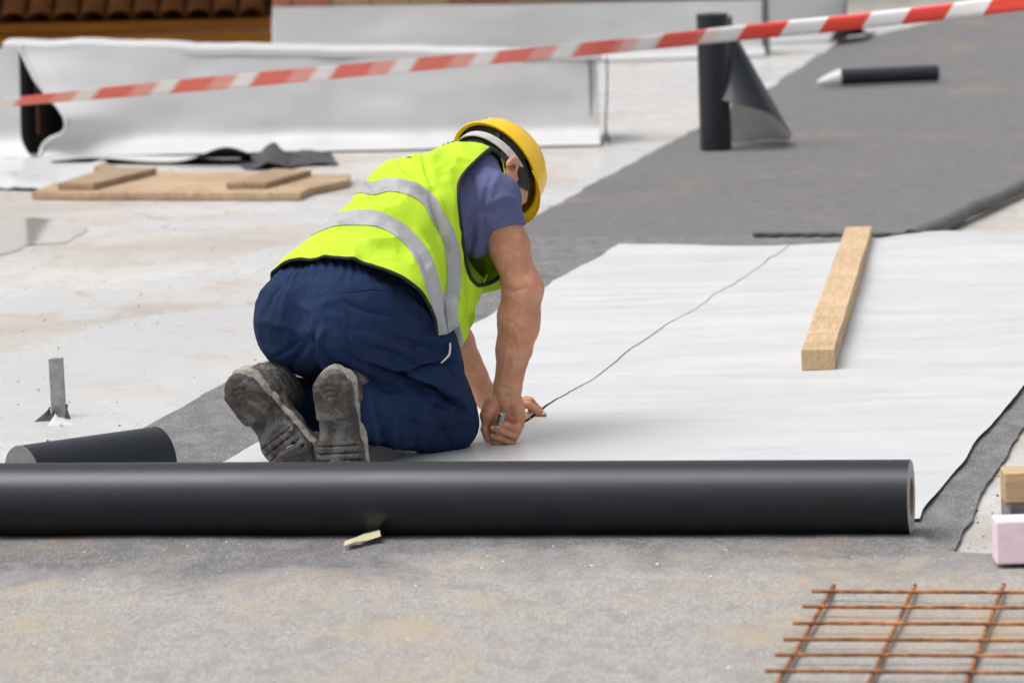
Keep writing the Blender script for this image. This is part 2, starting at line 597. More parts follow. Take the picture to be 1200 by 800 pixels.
# felt in front of the long roll
fr = [(-120, 606), (300, 609), (1035, 612), (1066, 626), (1096, 648), (1118, 655), (1165, 656), (1360, 648)]
gr = coons(gpoly([(-120, 905), (1360, 905)]), gpoly(fr), gpoly([(-120, 905), (-120, 606)]), gpoly([(1360, 905), (1360, 648)]), 190, 90)
gr = ruffle(gr, 0.0135, 0.004, 2.2, 3.0, 40)
q_ = gr.copy(); q_[..., 2] = 0
wq = q_ + 0.25 * np.stack([vnoise(q_, 1.3, 3), vnoise(q_, 1.3, 4), q_[..., 2]], -1)
gr[..., 2] += 0.007 * np.maximum(0, ridged(wq * np.array([0.9, 2.0, 1]), 1.0, 1, 12) - .45) * np.clip((11.15 - q_[..., 1]) / .3, 0, 1)
sheet(gr, 0.003, [M_FELT_DUSTY, M_DARKFELT, M_FELT_DUSTY], 'felt_sheet',
      label='dusty stained felt in front of the long black roll, under the rebar mesh', cat='felt sheet')

# ------------------------------------------------------------------ white membrane with its cut
cut_px = [(470, 608), (540, 557), (577, 531), (640, 485), (690, 455), (745, 412), (777, 390), (815, 370), (840, 351), (880, 327), (925, 295.5)]
near_l = [(160, 606), (470, 608)]
near_r = [(470, 608), (800, 612), (1077, 617)]
left = [(160, 606), (285, 536), (552, 389), (640, 341), (727, 292.5)]
far_l = [(727, 292.5), (830, 295), (925, 295.5)]
far_r = [(925, 295.5), (985, 294.5), (1035, 289), (1080, 284), (1110, 282), (1200, 283), (1354, 283)]
right = [(1077, 617), (1083, 607), (1102, 583), (1125, 553), (1150, 520), (1172, 494), (1200, 462), (1354, 283)]
NV = 170
bl = coons(gpoly(near_l), gpoly(far_l), gpoly(left), gpoly(cut_px), 60, NV)
br = coons(gpoly(near_r), gpoly(far_r), gpoly(cut_px), gpoly(right), 110, NV)
cutline = br[0].copy()


def membrane_z(p):
    q = p.copy(); q[..., 2] = 0
    h = 0.0075 * fbm(q * np.array([0.8, 2.3, 1]), 1, 3, 77) + 0.0016 * ridged(q * np.array([1.0, 7.0, 1]) + np.stack([q[..., 1] * 0.5, q[..., 0] * 0.8, q[..., 0] * 0], -1), 1, 2, 5)
    # broad buckle at the far right
    c1 = at(1115, 300); d = q - c1
    h = h + 0.035 * np.exp(-(d[..., 0] / 0.45) ** 2 - (d[..., 1] / 0.55) ** 2)
    h = h * (0.35 + 0.65 * np.clip((q[..., 1] - 12.4) / 1.5, 0, 1))
    return 0.0205 + np.maximum(h, -0.0045)


yk = at(577, 531)[1]
for gq, sgn, blk in ((bl, -1, bl[-1]), (br, 1, br[0])):
    gq[..., 2] = membrane_z(gq)
for gq, sgn in ((bl, -1), (br, 1)):
    n = gq.shape[0]
    for k in range(6):
        i = n - 1 - k if sgn < 0 else k
        y = gq[i, :, 1]
        w = np.clip((y - yk) / 0.25, 0, 1)
        gap = 0.0016 + 0.0014 * np.clip(vnoise(gq[i], 1.7, 3), -0.7, 1) + 0.002 * np.exp(-((y - yk - 0.55) / 0.35) ** 2)
        fade = (1 - k / 6) ** 2
        gq[i, :, 0] += sgn * gap * w * fade
        gq[i, :, 2] += w * fade * (0.0016 * ((0.1 if sgn > 0 else 0.9) + .5 * vnoise(gq[i], 2.2, 8 + sgn)) + (0.004 if sgn < 0 else 0.001) * np.exp(-((y - yk - 0.5) / 0.35) ** 2))
for gq in (bl, br):
    q = gq.copy(); q[..., 2] = 0
    for sl in (np.s_[:, -1],):
        gq[sl][..., 1] += 0.02 * fbm(q[sl], 3, 3, 9)
    if gq is br:
        gq[-1, :, 0] += 0.005 * fbm(q[-1], 3, 2, 19)
        gq[-1, :, 2] += 0.0005
    else:
        gq[0, :, 0] += 0.006 * fbm(q[0], 4, 3, 29)
ms = empty('membrane_sheet', at(800, 450), 'large white membrane sheet spread on the felt, being cut through', 'membrane')
sheet(bl, 0.003, [M_WHITE, M_BLACKCUT], 'cut_strip', ms)
sheet(br, 0.003, [M_WHITE, M_BLACKCUT], 'membrane_panel', ms)

# ------------------------------------------------------------------ rolls
def roll(name, a, b, r, label, core=0.5, parent_mats=(M_BLACK, M_EDGEWHITE, M_CARD), n=64, wob=0.0, cat='roll', white_tail=False):
    """a wound roll lying from a to b (axis end points)"""
    a, b = np.asarray(a, float), np.asarray(b, float)
    base = (a + b) / 2; base = np.array([base[0], base[1], base[2] - r])
    root = empty(name, base, label, cat)
    ax = b - a; L = np.linalg.norm(ax); ax /= L
    u = np.cross((0, 0, 1.0), ax) if abs(ax[2]) < 0.9 else np.array([1.0, 0, 0]); u /= np.linalg.norm(u)
    w = np.cross(ax, u)
    ang = np.linspace(0, 2 * np.pi, n, endpoint=False)
    m = 40
    ts = np.linspace(0, 1, m)
    rad = r * (1 + wob * vnoise(np.stack([ts * L * 2, ts * 0, ts * 0], -1), 1, 3))[:, None] * (1 + wob * vnoise(np.stack([np.cos(ang), np.sin(ang), ang * 0], -1), 1, 5))[None]
    V = a + ts[:, None, None] * L * ax + rad[..., None] * (np.cos(ang)[None, :, None] * u + np.sin(ang)[None, :, None] * w)
    idx = np.arange(m * n).reshape(m, n)
    q = np.stack([idx[:-1], np.roll(idx[:-1], -1, 1), np.roll(idx[1:], -1, 1), idx[1:]], -1).reshape(-1, 4)
    obj('outer_wrap', V.reshape(-1, 3), q, parent_mats[0], root)
    # wound layers at both ends: a spiral staircase of rings
    for end, sg in ((a, -1), (b, 1)):
        rings = []
        radii = np.linspace(1.0, core, 14)
        prof = []
        for i, k in enumerate(radii):
            off = sg * (0.0016 if i % 2 else -0.001) + (0 if i else 0)
            prof.append((r * k * (0.999 if i == 0 else 1), 0 if i == 0 else off))
        vv_ = np.concatenate([end + sg * 0 * ax + o * ax + rk * (np.cos(ang)[:, None] * u + np.sin(ang)[:, None] * w) for rk, o in prof])
        idx = np.arange(len(prof) * n).reshape(len(prof), n)
        q = np.stack([idx[:-1], np.roll(idx[:-1], -1, 1), np.roll(idx[1:], -1, 1), idx[1:]], -1).reshape(-1, 4)
        if sg > 0:
            q = q[:, ::-1]
        obj('layer_end', vv_, q, parent_mats[1], root)
    # cardboard core, hollow
    prof = [(core * r, 0.002), (core * r * 0.9, 0.002), (core * r * 0.88, -L - 0.002)]
    vv_ = np.concatenate([b + o * ax + rk * (np.cos(ang)[:, None] * u + np.sin(ang)[:, None] * w) for rk, o in prof] + [a - 0.002 * ax + core * r * (np.cos(ang)[:, None] * u + np.sin(ang)[:, None] * w)])
    idx = np.arange(4 * n).reshape(4, n)
    q = np.stack([idx[:-1], np.roll(idx[:-1], -1, 1), np.roll(idx[1:], -1, 1), idx[1:]], -1).reshape(-1, 4)[:, ::-1]
    obj('core', vv_, q, parent_mats[2], root, sharp=40)
    return root


R0 = 0.0885
c_r, c_l = at(1069, 626, 0.016), at(-30, 627, 0.016)
dirx = (c_r - c_l) / np.linalg.norm(c_r - c_l)
# seen contact line of a cylinder lies a little in front of the axis
A = c_l - dirx * 0.45 + np.array([0, 0.012, R0]); B = c_r + np.array([0, 0.012, R0])
roll('membrane_roll', A, B, R0, 'long black membrane roll lying across in front of the kneeling worker', core=0.52)
# small offcut roll behind its left end
b2 = at(186, 578, 0.012) + np.array([0, 0.02, 0.086]); a2 = b2 + np.array([-0.325, -0.25, 0])
roll('membrane_offcut', a2, b2, 0.086, 'short fat black offcut roll tucked in behind the long roll', core=0.3,
     parent_mats=(M_BLACK, simple('offcut_end_grey', (.2, .2, .21, 1), 0.5), M_BLACKCUT), wob=0.03)

# ------------------------------------------------------------------ timber beam on the membrane
w_ax = math.atan2(*(at(1008, 287) - at(959, 434))[[1, 0]])
M_TIMBER = mat_wood('sawn_timber', (.46, .31, .175, 1), (.68, .50, .32, 1), w_ax)
n0, n1 = at(940, 434.5, 0.02), at(978, 433.5, 0.02)
f0, f1 = at(991.5, 286.5, 0.02), at(1021.5, 286.5, 0.02)
wv = (n1 - n0)
L = np.linalg.norm(((f0 + f1) - (n0 + n1)) / 2)
grid = []
NS = 44
for i, t in enumerate(np.linspace(0, 1, NS)):
    c = (n0 + n1) / 2 * (1 - t) + (f0 + f1) / 2 * t
    d = np.array([wv[0], wv[1], 0]); d = d / np.linalg.norm(d) * 0.0485
    j = lambda s: 0.0022 * vnoise(np.array([[t * 9, s, 0.0]]), 1, 4)[0]
    h = 0.064
    grid.append([c - d * (1 + 14 * j(1)), c + d * (1 + 14 * j(2)), c + d * (1 + 14 * j(3)) + [0, 0, h + j(4)], c - d * (1 + 14 * j(5)) + [0, 0, h + j(6)]])
V = np.array(grid).reshape(-1, 3)
Fc = []
for i in range(NS - 1):
    for k in range(4):
        Fc.append((i * 4 + k, (i + 1) * 4 + k, (i + 1) * 4 + (k + 1) % 4, i * 4 + (k + 1) % 4))
Fc += [(0, 1, 2, 3), tuple((NS - 1) * 4 + k for k in (3, 2, 1, 0))]
bevel(obj('timber_beam', V, Fc, M_TIMBER, smooth=False, label='pale sawn timber beam laid on the white membrane', cat='timber'), 0.0025, 2)

# ------------------------------------------------------------------ parapet walls
def wall_cover(name, base_px, top_px, mats, parent, depth_bulge=0.012, nu=120, nv=26, lean=0.05, seed=1, left_curve=None, flare=0.10, bot=0.010):
    """membrane facing: a sheet hanging on a wall from pixel-measured base to top lines, flaring out on the ground"""
    b = resample(gpoly(base_px), nu)
    tp = np.interp(np.linspace(0, 1, nu), np.linspace(0, 1, len(top_px)), [p[1] for p in top_px])
    gr = np.zeros((nu, nv, 3))
    for i in range(nu):
        h = zat(b[i], tp[i])
        for k in range(nv):
            v = k / (nv - 1)
            out = flare * max(0, 1 - v / 0.22) ** 2
            gr[i, k] = b[i] + np.array([0, -out + lean * v, bot + (h - bot) * v])
    q = gr.copy()
    gr[..., 1] += depth_bulge * (fbm(q * np.array([1.6, 0, 3.0]), 1, 3, seed) + 0.5 * ridged(q * np.array([2.2, 0, 1.2]), 1, 2, seed + 3))
    return gr, mats


# near parapet
base_px = [(48, 184), (250, 180), (480, 175), (703, 170)]
top_px = [(0, 52.5), (0, 57), (0, 61), (0, 66)]
yo = 0.06
pl, pr = at(30, 184), at(708, 170)
hl, hr = zat(pl, 51), zat(pr, 65.5)
pw = empty('parapet_wall', (pl + pr) / 2, 'low parapet upstand wrapped in pale grey membrane, boards lying in front', 'wall')
M_RUSTY = simple('rough_masonry', (.16, .10, .075, 1), 0.9, 0.5, 12, 0.4, 60)
back = np.array([0.05, 0.42, 0])
core_l, core_r = pl + np.array([0.30, yo + 0.06, 0]), pr + np.array([-0.10, yo + 0.02, 0])
v, f = prism([core_l[:2], core_r[:2], (core_r + back)[:2], (core_l + back)[:2]], 0.0, [hl - .03, hr - .02, hr - .02, hl - .03])
obj('masonry_core', v, f, M_RUSTY, pw, smooth=False)
gr, _ = wall_cover('c', base_px, top_px, None, None, seed=4)
# the left edge of the facing is slit and curls outward: push its free edge into an S curve
edge_px = np.array([[25, 57], [31, 70], [42, 92], [56, 110], [70, 124], [78, 136], [79, 148], [72, 157], [60, 161], [52, 168], [49, 176], [48, 184]])
ey = np.linspace(0, 1, gr.shape[1])
for k in range(gr.shape[1]):
    v = k / (gr.shape[1] - 1)
    p0 = gr[0, k].copy()
    py = proj(p0)[1]
    px = np.interp(py, edge_px[:, 1], edge_px[:, 0])
    curl = 0.16 * math.exp(-((py - 142) / 26.0) ** 2) + 0.06 * math.exp(-((py - 100) / 30.0) ** 2)
    tgt = atY(px, py, p0[1] - curl)
    for i in range(26):
        w = (1 - i / 26.0) ** 2
        sh = tgt - p0
        gr[i, k, 0] += sh[0] * (1 - i / 26.0)
        gr[i, k, 1] += sh[1] * w
sheet(gr, 0.004, [M_WALLMEM, M_BLACKCUT], 'membrane_facing', pw)
lip = smooth_line = resample(gr[0], 60)
obj('curled_lip', *tube(lip + np.array([-.004, -.004, 0]), 0.010, 8), M_WALLMEM, pw)
# top cap strip and dark joint line under it
V, Fc = [], []
n = 60
tops = resample(np.array([np.append((at(p[0], p[1]))[:2], 0) for p in [(8, 185), (250, 180), (480, 175), (709, 170)]]), n)
capg = np.zeros((n, 8, 3))
for i in range(n):
    h = np.interp(i / (n - 1), [0, 1], [hl, hr]) + 0.006 * fbm(np.array([[i * 0.25, 0, 0]]), 1, 3, 8)[0]
    for k, (dy, dz) in enumerate(((0.045, -0.03), (0.043, -0.012), (0.046, 0.002), (0.06, 0.008), (0.15, 0.01), (0.3, 0.008), (0.44, 0.003), (0.50, -0.02))):
        capg[i, k] = tops[i] + np.array([0, dy, h + dz])
sheet(capg, 0.004, [M_WALLMEM, M_BLACKCUT], 'top_cap', pw)
# dark joint at the right end, flaring at the foot
jp = spline([atY(711, 66, pr[1] + 0.02), atY(711.5, 100, pr[1] - 0.0), atY(710, 140, pr[1] - 0.02), atY(708.5, 160, pr[1] - 0.08), atY(704, 170, pr[1] - 0.12)], 24)
obj('corner_joint', *tube(jp, np.linspace(0.004, 0.005, 24), 6), M_BLACKCUT, pw)
fz = np.array([[atY(710.5 + 6 * v * u ** 3, 138 + 28 * u, pr[1] + 0.03 - 0.05 * u) for v in np.linspace(0, 1, 5)] for u in np.linspace(0, 1, 12)])
sheet(fz, 0.004, [M_DARKFELT, M_DARKFELT], 'torn_corner', pw)
eg = np.array([[pr + np.array([-0.055 + 0.004 * math.sin(5 * u), 0.03 + 0.42 * u, 0.004 + (hr - .02) * v]) for v in np.linspace(0, 1, 10)] for u in np.linspace(0, 1, 10)])
sheet(eg, 0.004, [M_WALLMEM, M_BLACKCUT], 'end_facing', pw)
# left return of the wall
gl = np.zeros((30, 26, 3))
for i in range(30):
    u = i / 29
    for k in range(26):
        v = k / 25
        py = 186 - v * (186 - (62 - 4 * u if u < 1 else 56))
        px = -60 + 86 * u
        flare = 0.10 * max(0, 1 - v / 0.25) ** 2
        bas = at(px + 14 * max(0, 1 - v / 0.2) ** 2 * u, 186 - 1 * u)
        h = zat(bas, 56 + 6 * (1 - u))
        gl[i, k] = bas + np.array([0, -0.06 * (1 - u) - flare + 0.05 * v + 0.014 * math.sin(6 * v + 3 * u) * (0.4 + u), 0.01 + (h - .01) * v])
sheet(gl, 0.004, [M_WALLMEM, M_BLACKCUT], 'return_facing', pw)
# black sheet added to paint the dark of the hollow behind the slit
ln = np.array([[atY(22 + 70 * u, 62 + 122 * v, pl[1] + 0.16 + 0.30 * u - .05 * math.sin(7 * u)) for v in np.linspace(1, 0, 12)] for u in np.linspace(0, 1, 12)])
sheet(ln, 0.004, [simple('hollow_black', (.022, .023, .028, 1), .5, .3, 8), M_BLACKCUT], 'hollow_shade', pw)
obj('rusty_strip', *tube(spline([atY(43, 92, pl[1] + .14), atY(44, 120, pl[1] + .13), atY(46, 158, pl[1] + .12)], 16), 0.008, 8), simple('rust_strip', (.16, .06, .03, 1), .8, .4, 20), pw)

# far parapet with brickwork above
fl_, fr_ = at(322, 84), at(896, 66)
M_BRICK = [simple('brick_%s' % n, c, 0.9, 0.2, 30, 0.3, 90) for n, c in (('red', (.42, .16, .095, 1)), ('orange', (.50, .22, .12, 1)), ('buff', (.46, .31, .19, 1)), ('dark_red', (.33, .13, .085, 1)))]
M_MORTAR = simple('mortar', (.30, .28, .25, 1), 0.95, 0.2, 40)
fw = empty('brick_wall', (fl_ + fr_) / 2, 'brick wall with pale membrane upstand behind the low parapet', 'wall')
bk = np.array([0.05, 0.30, 0])
zt_l, zt_r = zat(fl_, 8.5), zat(fr_, 0.0)
v, f = prism([(fl_ + [0.01, 0.07, 0])[:2], (fr_ + [-0.01, 0.07, 0])[:2], (fr_ + bk)[:2], (fl_ + bk)[:2]], 0.0, (zt_l + zt_r) / 2 + .23)
obj('mortar_body', v, f, M_MORTAR, fw, smooth=False)
gr, _ = wall_cover('c', [(322, 84), (610, 76), (896, 66)], [(0, 8.5), (0, 5), (0, 0)], None, None, seed=31, lean=0.02, flare=0.06, depth_bulge=0.010)
sheet(gr, 0.004, [M_WALLMEM, M_BLACKCUT], 'membrane_facing', fw)
jp = np.array([atY(895, y, fr_[1] - 0.012) for y in np.linspace(-2, 64, 10)])
obj('corner_joint', *tube(jp, 0.008, 6), M_BLACKCUT, fw)
wd = (fr_ - fl_); WL = np.linalg.norm(wd); wd /= WL
bm = {}
nrm = np.array([-wd[1], wd[0], 0])
k = 0
for c in range(3):
    x = -0.11 * (c % 2)
    while x < WL:
        w = 0.215 if (c + k) % 5 else 0.105
        x0, x1 = max(x, 0.0), min(x + w, WL)
        if x1 - x0 > 0.03:
            zz = (zt_l + zt_r) / 2 + 0.005 + c * 0.077
            ctr = fl_ + wd * (x0 + x1) / 2 + nrm * 0.085 + np.array([0, 0, zz + 0.0325])
            vv_, ff_ = boxv(ctr - nrm * random.uniform(0.012, 0.018), wd * (x1 - x0) / 2, nrm * 0.02, np.array([0, 0, 0.0325]))
            obj('brick', vv_, ff_, M_BRICK[random.choice((0, 0, 1, 1, 2, 3))], fw, smooth=False)
        x += w + 0.012
        k += 1
# stretch of pale upstand beyond, stepped back
e0, e1 = at(897, 52), at(992, 48)
ew = empty('upstand_wall', (e0 + e1) / 2, 'pale membrane upstand stepped back beside the brick wall end', 'wall')
gr, _ = wall_cover('c', [(880, 53), (992, 48)], [(0, -30), (0, -30)], None, None, seed=51, lean=0.02, flare=0.05, nu=40)
sheet(gr, 0.004, [M_WALLMEM, M_BLACKCUT], 'membrane_facing', ew)
v, f = prism([(e0 + [-.1, 0.5, 0])[:2], (e1 + [0, 0.5, 0])[:2], (e1 + [0, .8, 0])[:2], (e0 + [-.1, .8, 0])[:2]], 0, zat(e0, -28))
obj('masonry_core', v, f, M_MORTAR, ew, smooth=False)
obj('corner_joint', *tube(np.array([atY(991, y, e1[1] - 0.02) for y in np.linspace(-30, 45, 10)]), 0.006, 6), M_BLACKCUT, ew)
e2, e3 = at(985, 21), at(1290, 0)
ew2 = empty('upstand_wall', (e2 + e3) / 2, 'cream far upstand behind the end of the felt strip', 'wall')
M_CREAM = simple('cream_render', (.62, .59, .53, 1), 0.8, 0.08, 5)
gr, _ = wall_cover('c', [(960, 23), (1290, 0)], [(0, -60), (0, -75)], None, None, seed=61, lean=0.02, flare=0.04, nu=50)
sheet(gr, 0.004, [M_CREAM, M_BLACKCUT], 'membrane_facing', ew2)
v, f = prism([(e2 + [-.2, .06, 0])[:2], (e3 + [0, .06, 0])[:2], (e3 + [0, .3, 0])[:2], (e2 + [-.2, .3, 0])[:2]], 0, zat(e2, -58))
obj('masonry_core', v, f, M_MORTAR, ew2, smooth=False)

# ------------------------------------------------------------------ tiled eaves behind the parapet
EY = 24.6
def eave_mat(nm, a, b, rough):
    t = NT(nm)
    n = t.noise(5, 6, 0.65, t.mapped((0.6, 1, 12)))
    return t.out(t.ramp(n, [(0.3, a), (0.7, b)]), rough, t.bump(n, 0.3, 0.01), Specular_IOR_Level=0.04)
M_TILE = eave_mat('shaded_brown_tile', (.022, .0075, .002, 1), (.065, .025, .006, 1), 0.9)  # tile brown deepened so the colour carries the eaves' shadow
M_BEAM = eave_mat('orange_brown_timber', (.17, .06, .010, 1), (.29, .115, .022, 1), 0.8)
ro = empty('tiled_roof', (atY(160, 50, EY)[0], EY, 0), 'dark brown tiled eaves over an orange timber beam behind the parapet', 'roof')
xl, xr = atY(-60, 40, EY)[0], atY(318, 40, EY)[0]
zb_l, zb_r = atY(-60, 66, EY)[2], atY(318, 52, EY)[2]
bz0 = atY(0, 64, EY)[2]; bz1 = atY(0, 27.5, EY)[2]; bz1r = atY(318, 21.5, EY)[2]; bz0r = atY(318, 60, EY)[2]
# beam of two planks, top one scalloped by the tile ends
for (zl0, zl1, zr0, zr1, dy) in ((bz0 - .1, bz0 + 0.62 * (bz1 - bz0), bz0r - .1, bz0r + 0.60 * (bz1r - bz0r), 0.0), (bz0 + 0.63 * (bz1 - bz0), bz1, bz0r + 0.62 * (bz1r - bz0r), bz1r, 0.02)):
    V = [(xl, EY + dy, zl0), (xr, EY + dy, zr0), (xr, EY + dy, zr1), (xl, EY + dy, zl1), (xl, EY + dy + .07, zl0), (xr, EY + dy + .07, zr0), (xr, EY + dy + .07, zr1), (xl, EY + dy + .07, zl1)]
    bevel(obj('beam_plank', V, [(0, 1, 2, 3), (5, 4, 7, 6), (3, 2, 6, 7), (1, 0, 4, 5), (0, 3, 7, 4), (2, 1, 5, 6)], M_BEAM, ro, smooth=False), 0.006)
v, f = boxv(((xl + xr) / 2, EY + 0.35, (bz0 - .1) / 2), ((xr - xl) / 2, 0, 0), (0, .28, 0), (0, 0, max(.02, (bz0 - .1) / 2)))
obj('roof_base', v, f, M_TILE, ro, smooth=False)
tile_mesh = None
step = 30.5 / 1200 * 0 + (atY(131, 20, EY)[0] - atY(100, 20, EY)[0])
nx = int((xr - xl) / step)
for i in range(nx + 1):
    x = xl + (i + 0.5) * step
    z0 = bz1 + (bz1r - bz1) * (x - xl) / (xr - xl) - 0.004
    if x + step / 2 > xr + 0.03:
        break
    for rrow in range(3):
        gt = np.zeros((9, 7, 3))
        for a in range(9):
            th = math.pi * (a / 8)
            for b in range(7):
                v_ = b / 6
                gt[a, b] = (x + math.cos(th) * step * 0.5 * (1.0 - 0.08 * v_), EY - 0.05 + rrow * 0.21 + 0.26 * v_, z0 + 0.01 + rrow * 0.115 + 0.14 * v_ + 0.045 * math.sin(th) + 0.012 * (1 - v_))
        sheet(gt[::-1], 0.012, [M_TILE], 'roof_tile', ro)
V = [(xl, EY + 0.06, bz1 - .02), (xr, EY + 0.06, bz1r - .02), (xr, EY + 0.9, bz1r + .42), (xl, EY + 0.9, bz1 + .42)]
V += [(a, b, c - 0.03) for a, b, c in V]
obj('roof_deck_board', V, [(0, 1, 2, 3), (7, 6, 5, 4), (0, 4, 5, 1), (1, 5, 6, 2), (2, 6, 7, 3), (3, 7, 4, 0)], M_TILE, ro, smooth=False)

# ------------------------------------------------------------------ boards on the ground by the parapet
M_PLANK = mat_wood('weathered_board', (.36, .24, .14, 1), (.56, .42, .28, 1), 0.1, 5)
M_PLANK2 = mat_wood('darker_board', (.27, .185, .115, 1), (.45, .33, .215, 1), 0.5, 6)
def board(px, z0, th, m, label, name='wooden_board', wav=0.0):
    p = np.array([at(a, b, z0) for a, b in px])
    v, f = prism([q[:2] for q in p], z0, z0 + th)
    return bevel(obj(name, v, f, m, smooth=False, label=label, cat='board'), 0.003)
board([(37, 233), (120, 234), (352, 234.5), (362, 229), (409, 219), (411, 212), (190, 208), (112, 215), (60, 224)], 0.004, 0.030, M_PLANK, 'wide weathered board lying flat before the parapet')
board([(68, 222), (110, 222.5), (184, 204), (128, 203)], 0.036, 0.028, M_PLANK2, 'short darker board resting across the wide board, away from the felt scrap')
board([(265, 221.5), (312, 221), (365, 206), (321, 204.5)], 0.036, 0.026, M_PLANK2, 'short board resting near the torn black felt')
board([(110, 203), (126, 208), (138, 203), (121, 197)], 0.004, 0.03, M_PLANK2, 'small wood offcut behind the short darker board')

# torn black felt scrap
sg = np.zeros((34, 16, 3))
for i in range(34):
    u = i / 33
    for k in range(16):
        v = k / 15
        p = at(282 + 112 * u, 200 - 15 * v - 4 * u)
        h = 0.072 * math.exp(-((u - 0.33) / 0.12) ** 2) * math.sin(math.pi * min(1, v * 0.9 + 0.1)) + 0.012 * math.exp(-((u - .72) / .25) ** 2) * v
        h += 0.02 * abs(vnoise(np.array([[u * 7, v * 4, 0.0]]), 1, 3)[0]) * math.sin(math.pi * u)
        sg[i, k] = p + np.array([0.02 * vnoise(np.array([[u * 9, v * 3, 1.0]]), 1, 5)[0], 0.08 * vnoise(np.array([[u * 6, v * 3, 4.0]]), 1, 5)[0], 0.010 + h])
sheet(sg, 0.004, [M_DARKFELT, M_DARKFELT], 'felt_scrap', label='crumpled dark felt scrap peaking up behind the boards', cat='scrap')
# lifted membrane edge behind the boards
lg = np.zeros((50, 14, 3))
for i in range(50):
    u = i / 49
    for k in range(14):
        v = k / 13
        p = at(60 + 235 * u, 194 - 9 * v - 1.0 * math.sin(u * 5))
        lift = (0.075 * math.exp(-((u - 0.88) / 0.16) ** 2) + 0.02 * math.exp(-((u - .2) / .2) ** 2) + 0.004) * (1 - v) ** 1.6
        lg[i, k] = p + np.array([0, 0, 0.008 + lift])
sheet(lg, 0.004, [M_WALLMEM, M_BLACKCUT], 'membrane_strip', label='loose membrane strip with a lifted edge at the parapet foot', cat='membrane')
lg = np.zeros((40, 12, 3))
for i in range(40):
    u = i / 39
    for k in range(12):
        v = k / 11
        p = at(-40 + 155 * u + 10 * v, 222 - 33 * v + 5 * u * (1 - v))
        lg[i, k] = p + np.array([0, 0, 0.010 + 0.022 * max(0, fbm(np.array([[u * 4, v * 2.5, 0]]), 1, 3, 4)[0] + .3) * (1 - 0.5 * v)])
sheet(lg, 0.004, [M_WHITE, M_BLACKCUT], 'membrane_scrap', label='rumpled white membrane piece lying between the puddle and the parapet', cat='membrane')

# ------------------------------------------------------------------ puddle mirroring the slit wall
t = NT('puddle_water')
M_WATER = t.out((.46, .44, .41, 1), 0.06, t.bump(t.noise(3, 3), 0.02, 0.01), IOR=1.45)
pz = np.array([(-60, 262), (20, 257), (60, 258), (92, 263), (105, 272), (88, 280), (52, 286), (35, 296), (-10, 300), (-60, 301)], float)
pd = gpoly(spline(pz, 60, True)); pd[:, 2] = 0.003
pd[:, 0] += 0.06 * fbm(pd, 3, 4, 3); pd[:, 1] += 0.10 * fbm(pd, 3, 4, 8)
o = obj('puddle', np.concatenate([pd, [pd.mean(0)]]), [(i, (i + 1) % 60, 60) for i in range(60)], M_WATER, kind='structure')
o['label'] = 'shallow puddle mirroring the parapet corner'
# ------------------------------------------------------------------ steel strip sticking out of the deck
sp = at(69, 489)
su = empty('steel_post', sp, 'flat grey steel post rising through the torn white roofing', 'post')
h = zat(sp, 419)
wv = np.array([0.021, 0, 0])
V = [sp - wv + (0, .0, 0), sp + wv, sp + wv + (0.0, .02, 0), sp - wv + (0, .02, 0)]
V = [tuple(q) for q in V] + [tuple(V[0] + (-.002, 0, h - .003)), tuple(V[1] + (-.002, 0, h)), tuple(V[2] + (-.002, 0, h)), tuple(V[3] + (-.002, 0, h - .003))]
bevel(obj('strip', V, [(3, 2, 1, 0), (4, 5, 6, 7), (0, 1, 5, 4), (1, 2, 6, 5), (2, 3, 7, 6), (3, 0, 4, 7)], M_GALV, su, smooth=False), 0.0012)
def tri_flap(a, b, c, name, m):
    a, b, c = map(np.asarray, (a, b, c))
    g_ = np.zeros((8, 8, 3))
    for i in range(8):
        for k in range(8):
            u, v_ = i / 7, k / 7
            bb = a * (1 - u) + b * u
            g_[i, k] = bb * (1 - v_) + c * v_ + np.array([0, -0.006 * math.sin(math.pi * v_), 0.004 * math.sin(5 * u) * v_])
    sheet(g_, 0.003, m, name, su)
tri_flap(at(40, 494), at(64, 493), atY(58.5, 478, sp[1] - .015), 'torn_flap', [M_BLACKCUT, M_BLACKCUT])
tri_flap(at(52, 493), at(66, 493), atY(63.5, 482, sp[1] - .03), 'torn_flap', [M_DARKFELT, M_DARKFELT])
tri_flap(at(76, 490), at(82, 491), atY(78.5, 475, sp[1] + .01), 'torn_flap', [M_BLACKCUT, M_BLACKCUT])
tri_flap(at(55, 499), at(87, 497), atY(65, 484.5, sp[1] - .06), 'torn_flap', [M_WHITE, M_BLACKCUT])

# ------------------------------------------------------------------ standing roll with its loose tail
SY = at(838, 173.5)[1]
b0, t0 = at(839, 174, 0.012), None
rr_ = (atY(857.5, 170, SY)[0] - atY(820.5, 170, SY)[0]) / 2
hh = zat(b0, 16.5)
stand = empty('standing_roll', b0, 'black membrane roll standing upright with its loose tail flaring open', 'roll')
ang = np.linspace(0, 2 * np.pi, 48, endpoint=False)
zs = np.linspace(0.012, hh, 20)
V = np.array([[(b0[0] + rr_ * math.cos(a), b0[1] + rr_ * math.sin(a), z) for a in ang] for z in zs])
idx = np.arange(20 * 48).reshape(20, 48)
q = np.stack([idx[:-1], np.roll(idx[:-1], -1, 1), np.roll(idx[1:], -1, 1), idx[1:]], -1).reshape(-1, 4)
obj('outer_wrap', V.reshape(-1, 3), q, M_BLACK, stand)
prof = [(1.0, 0.0), (0.97, 0.002), (0.8, 0.0), (0.62, 0.003), (0.45, 0.0), (0.42, -0.3)]
V = np.concatenate([[(b0[0] + k * rr_ * math.cos(a), b0[1] + k * rr_ * math.sin(a), hh + o_) for a in ang] for k, o_ in prof])
idx = np.arange(len(prof) * 48).reshape(-1, 48)
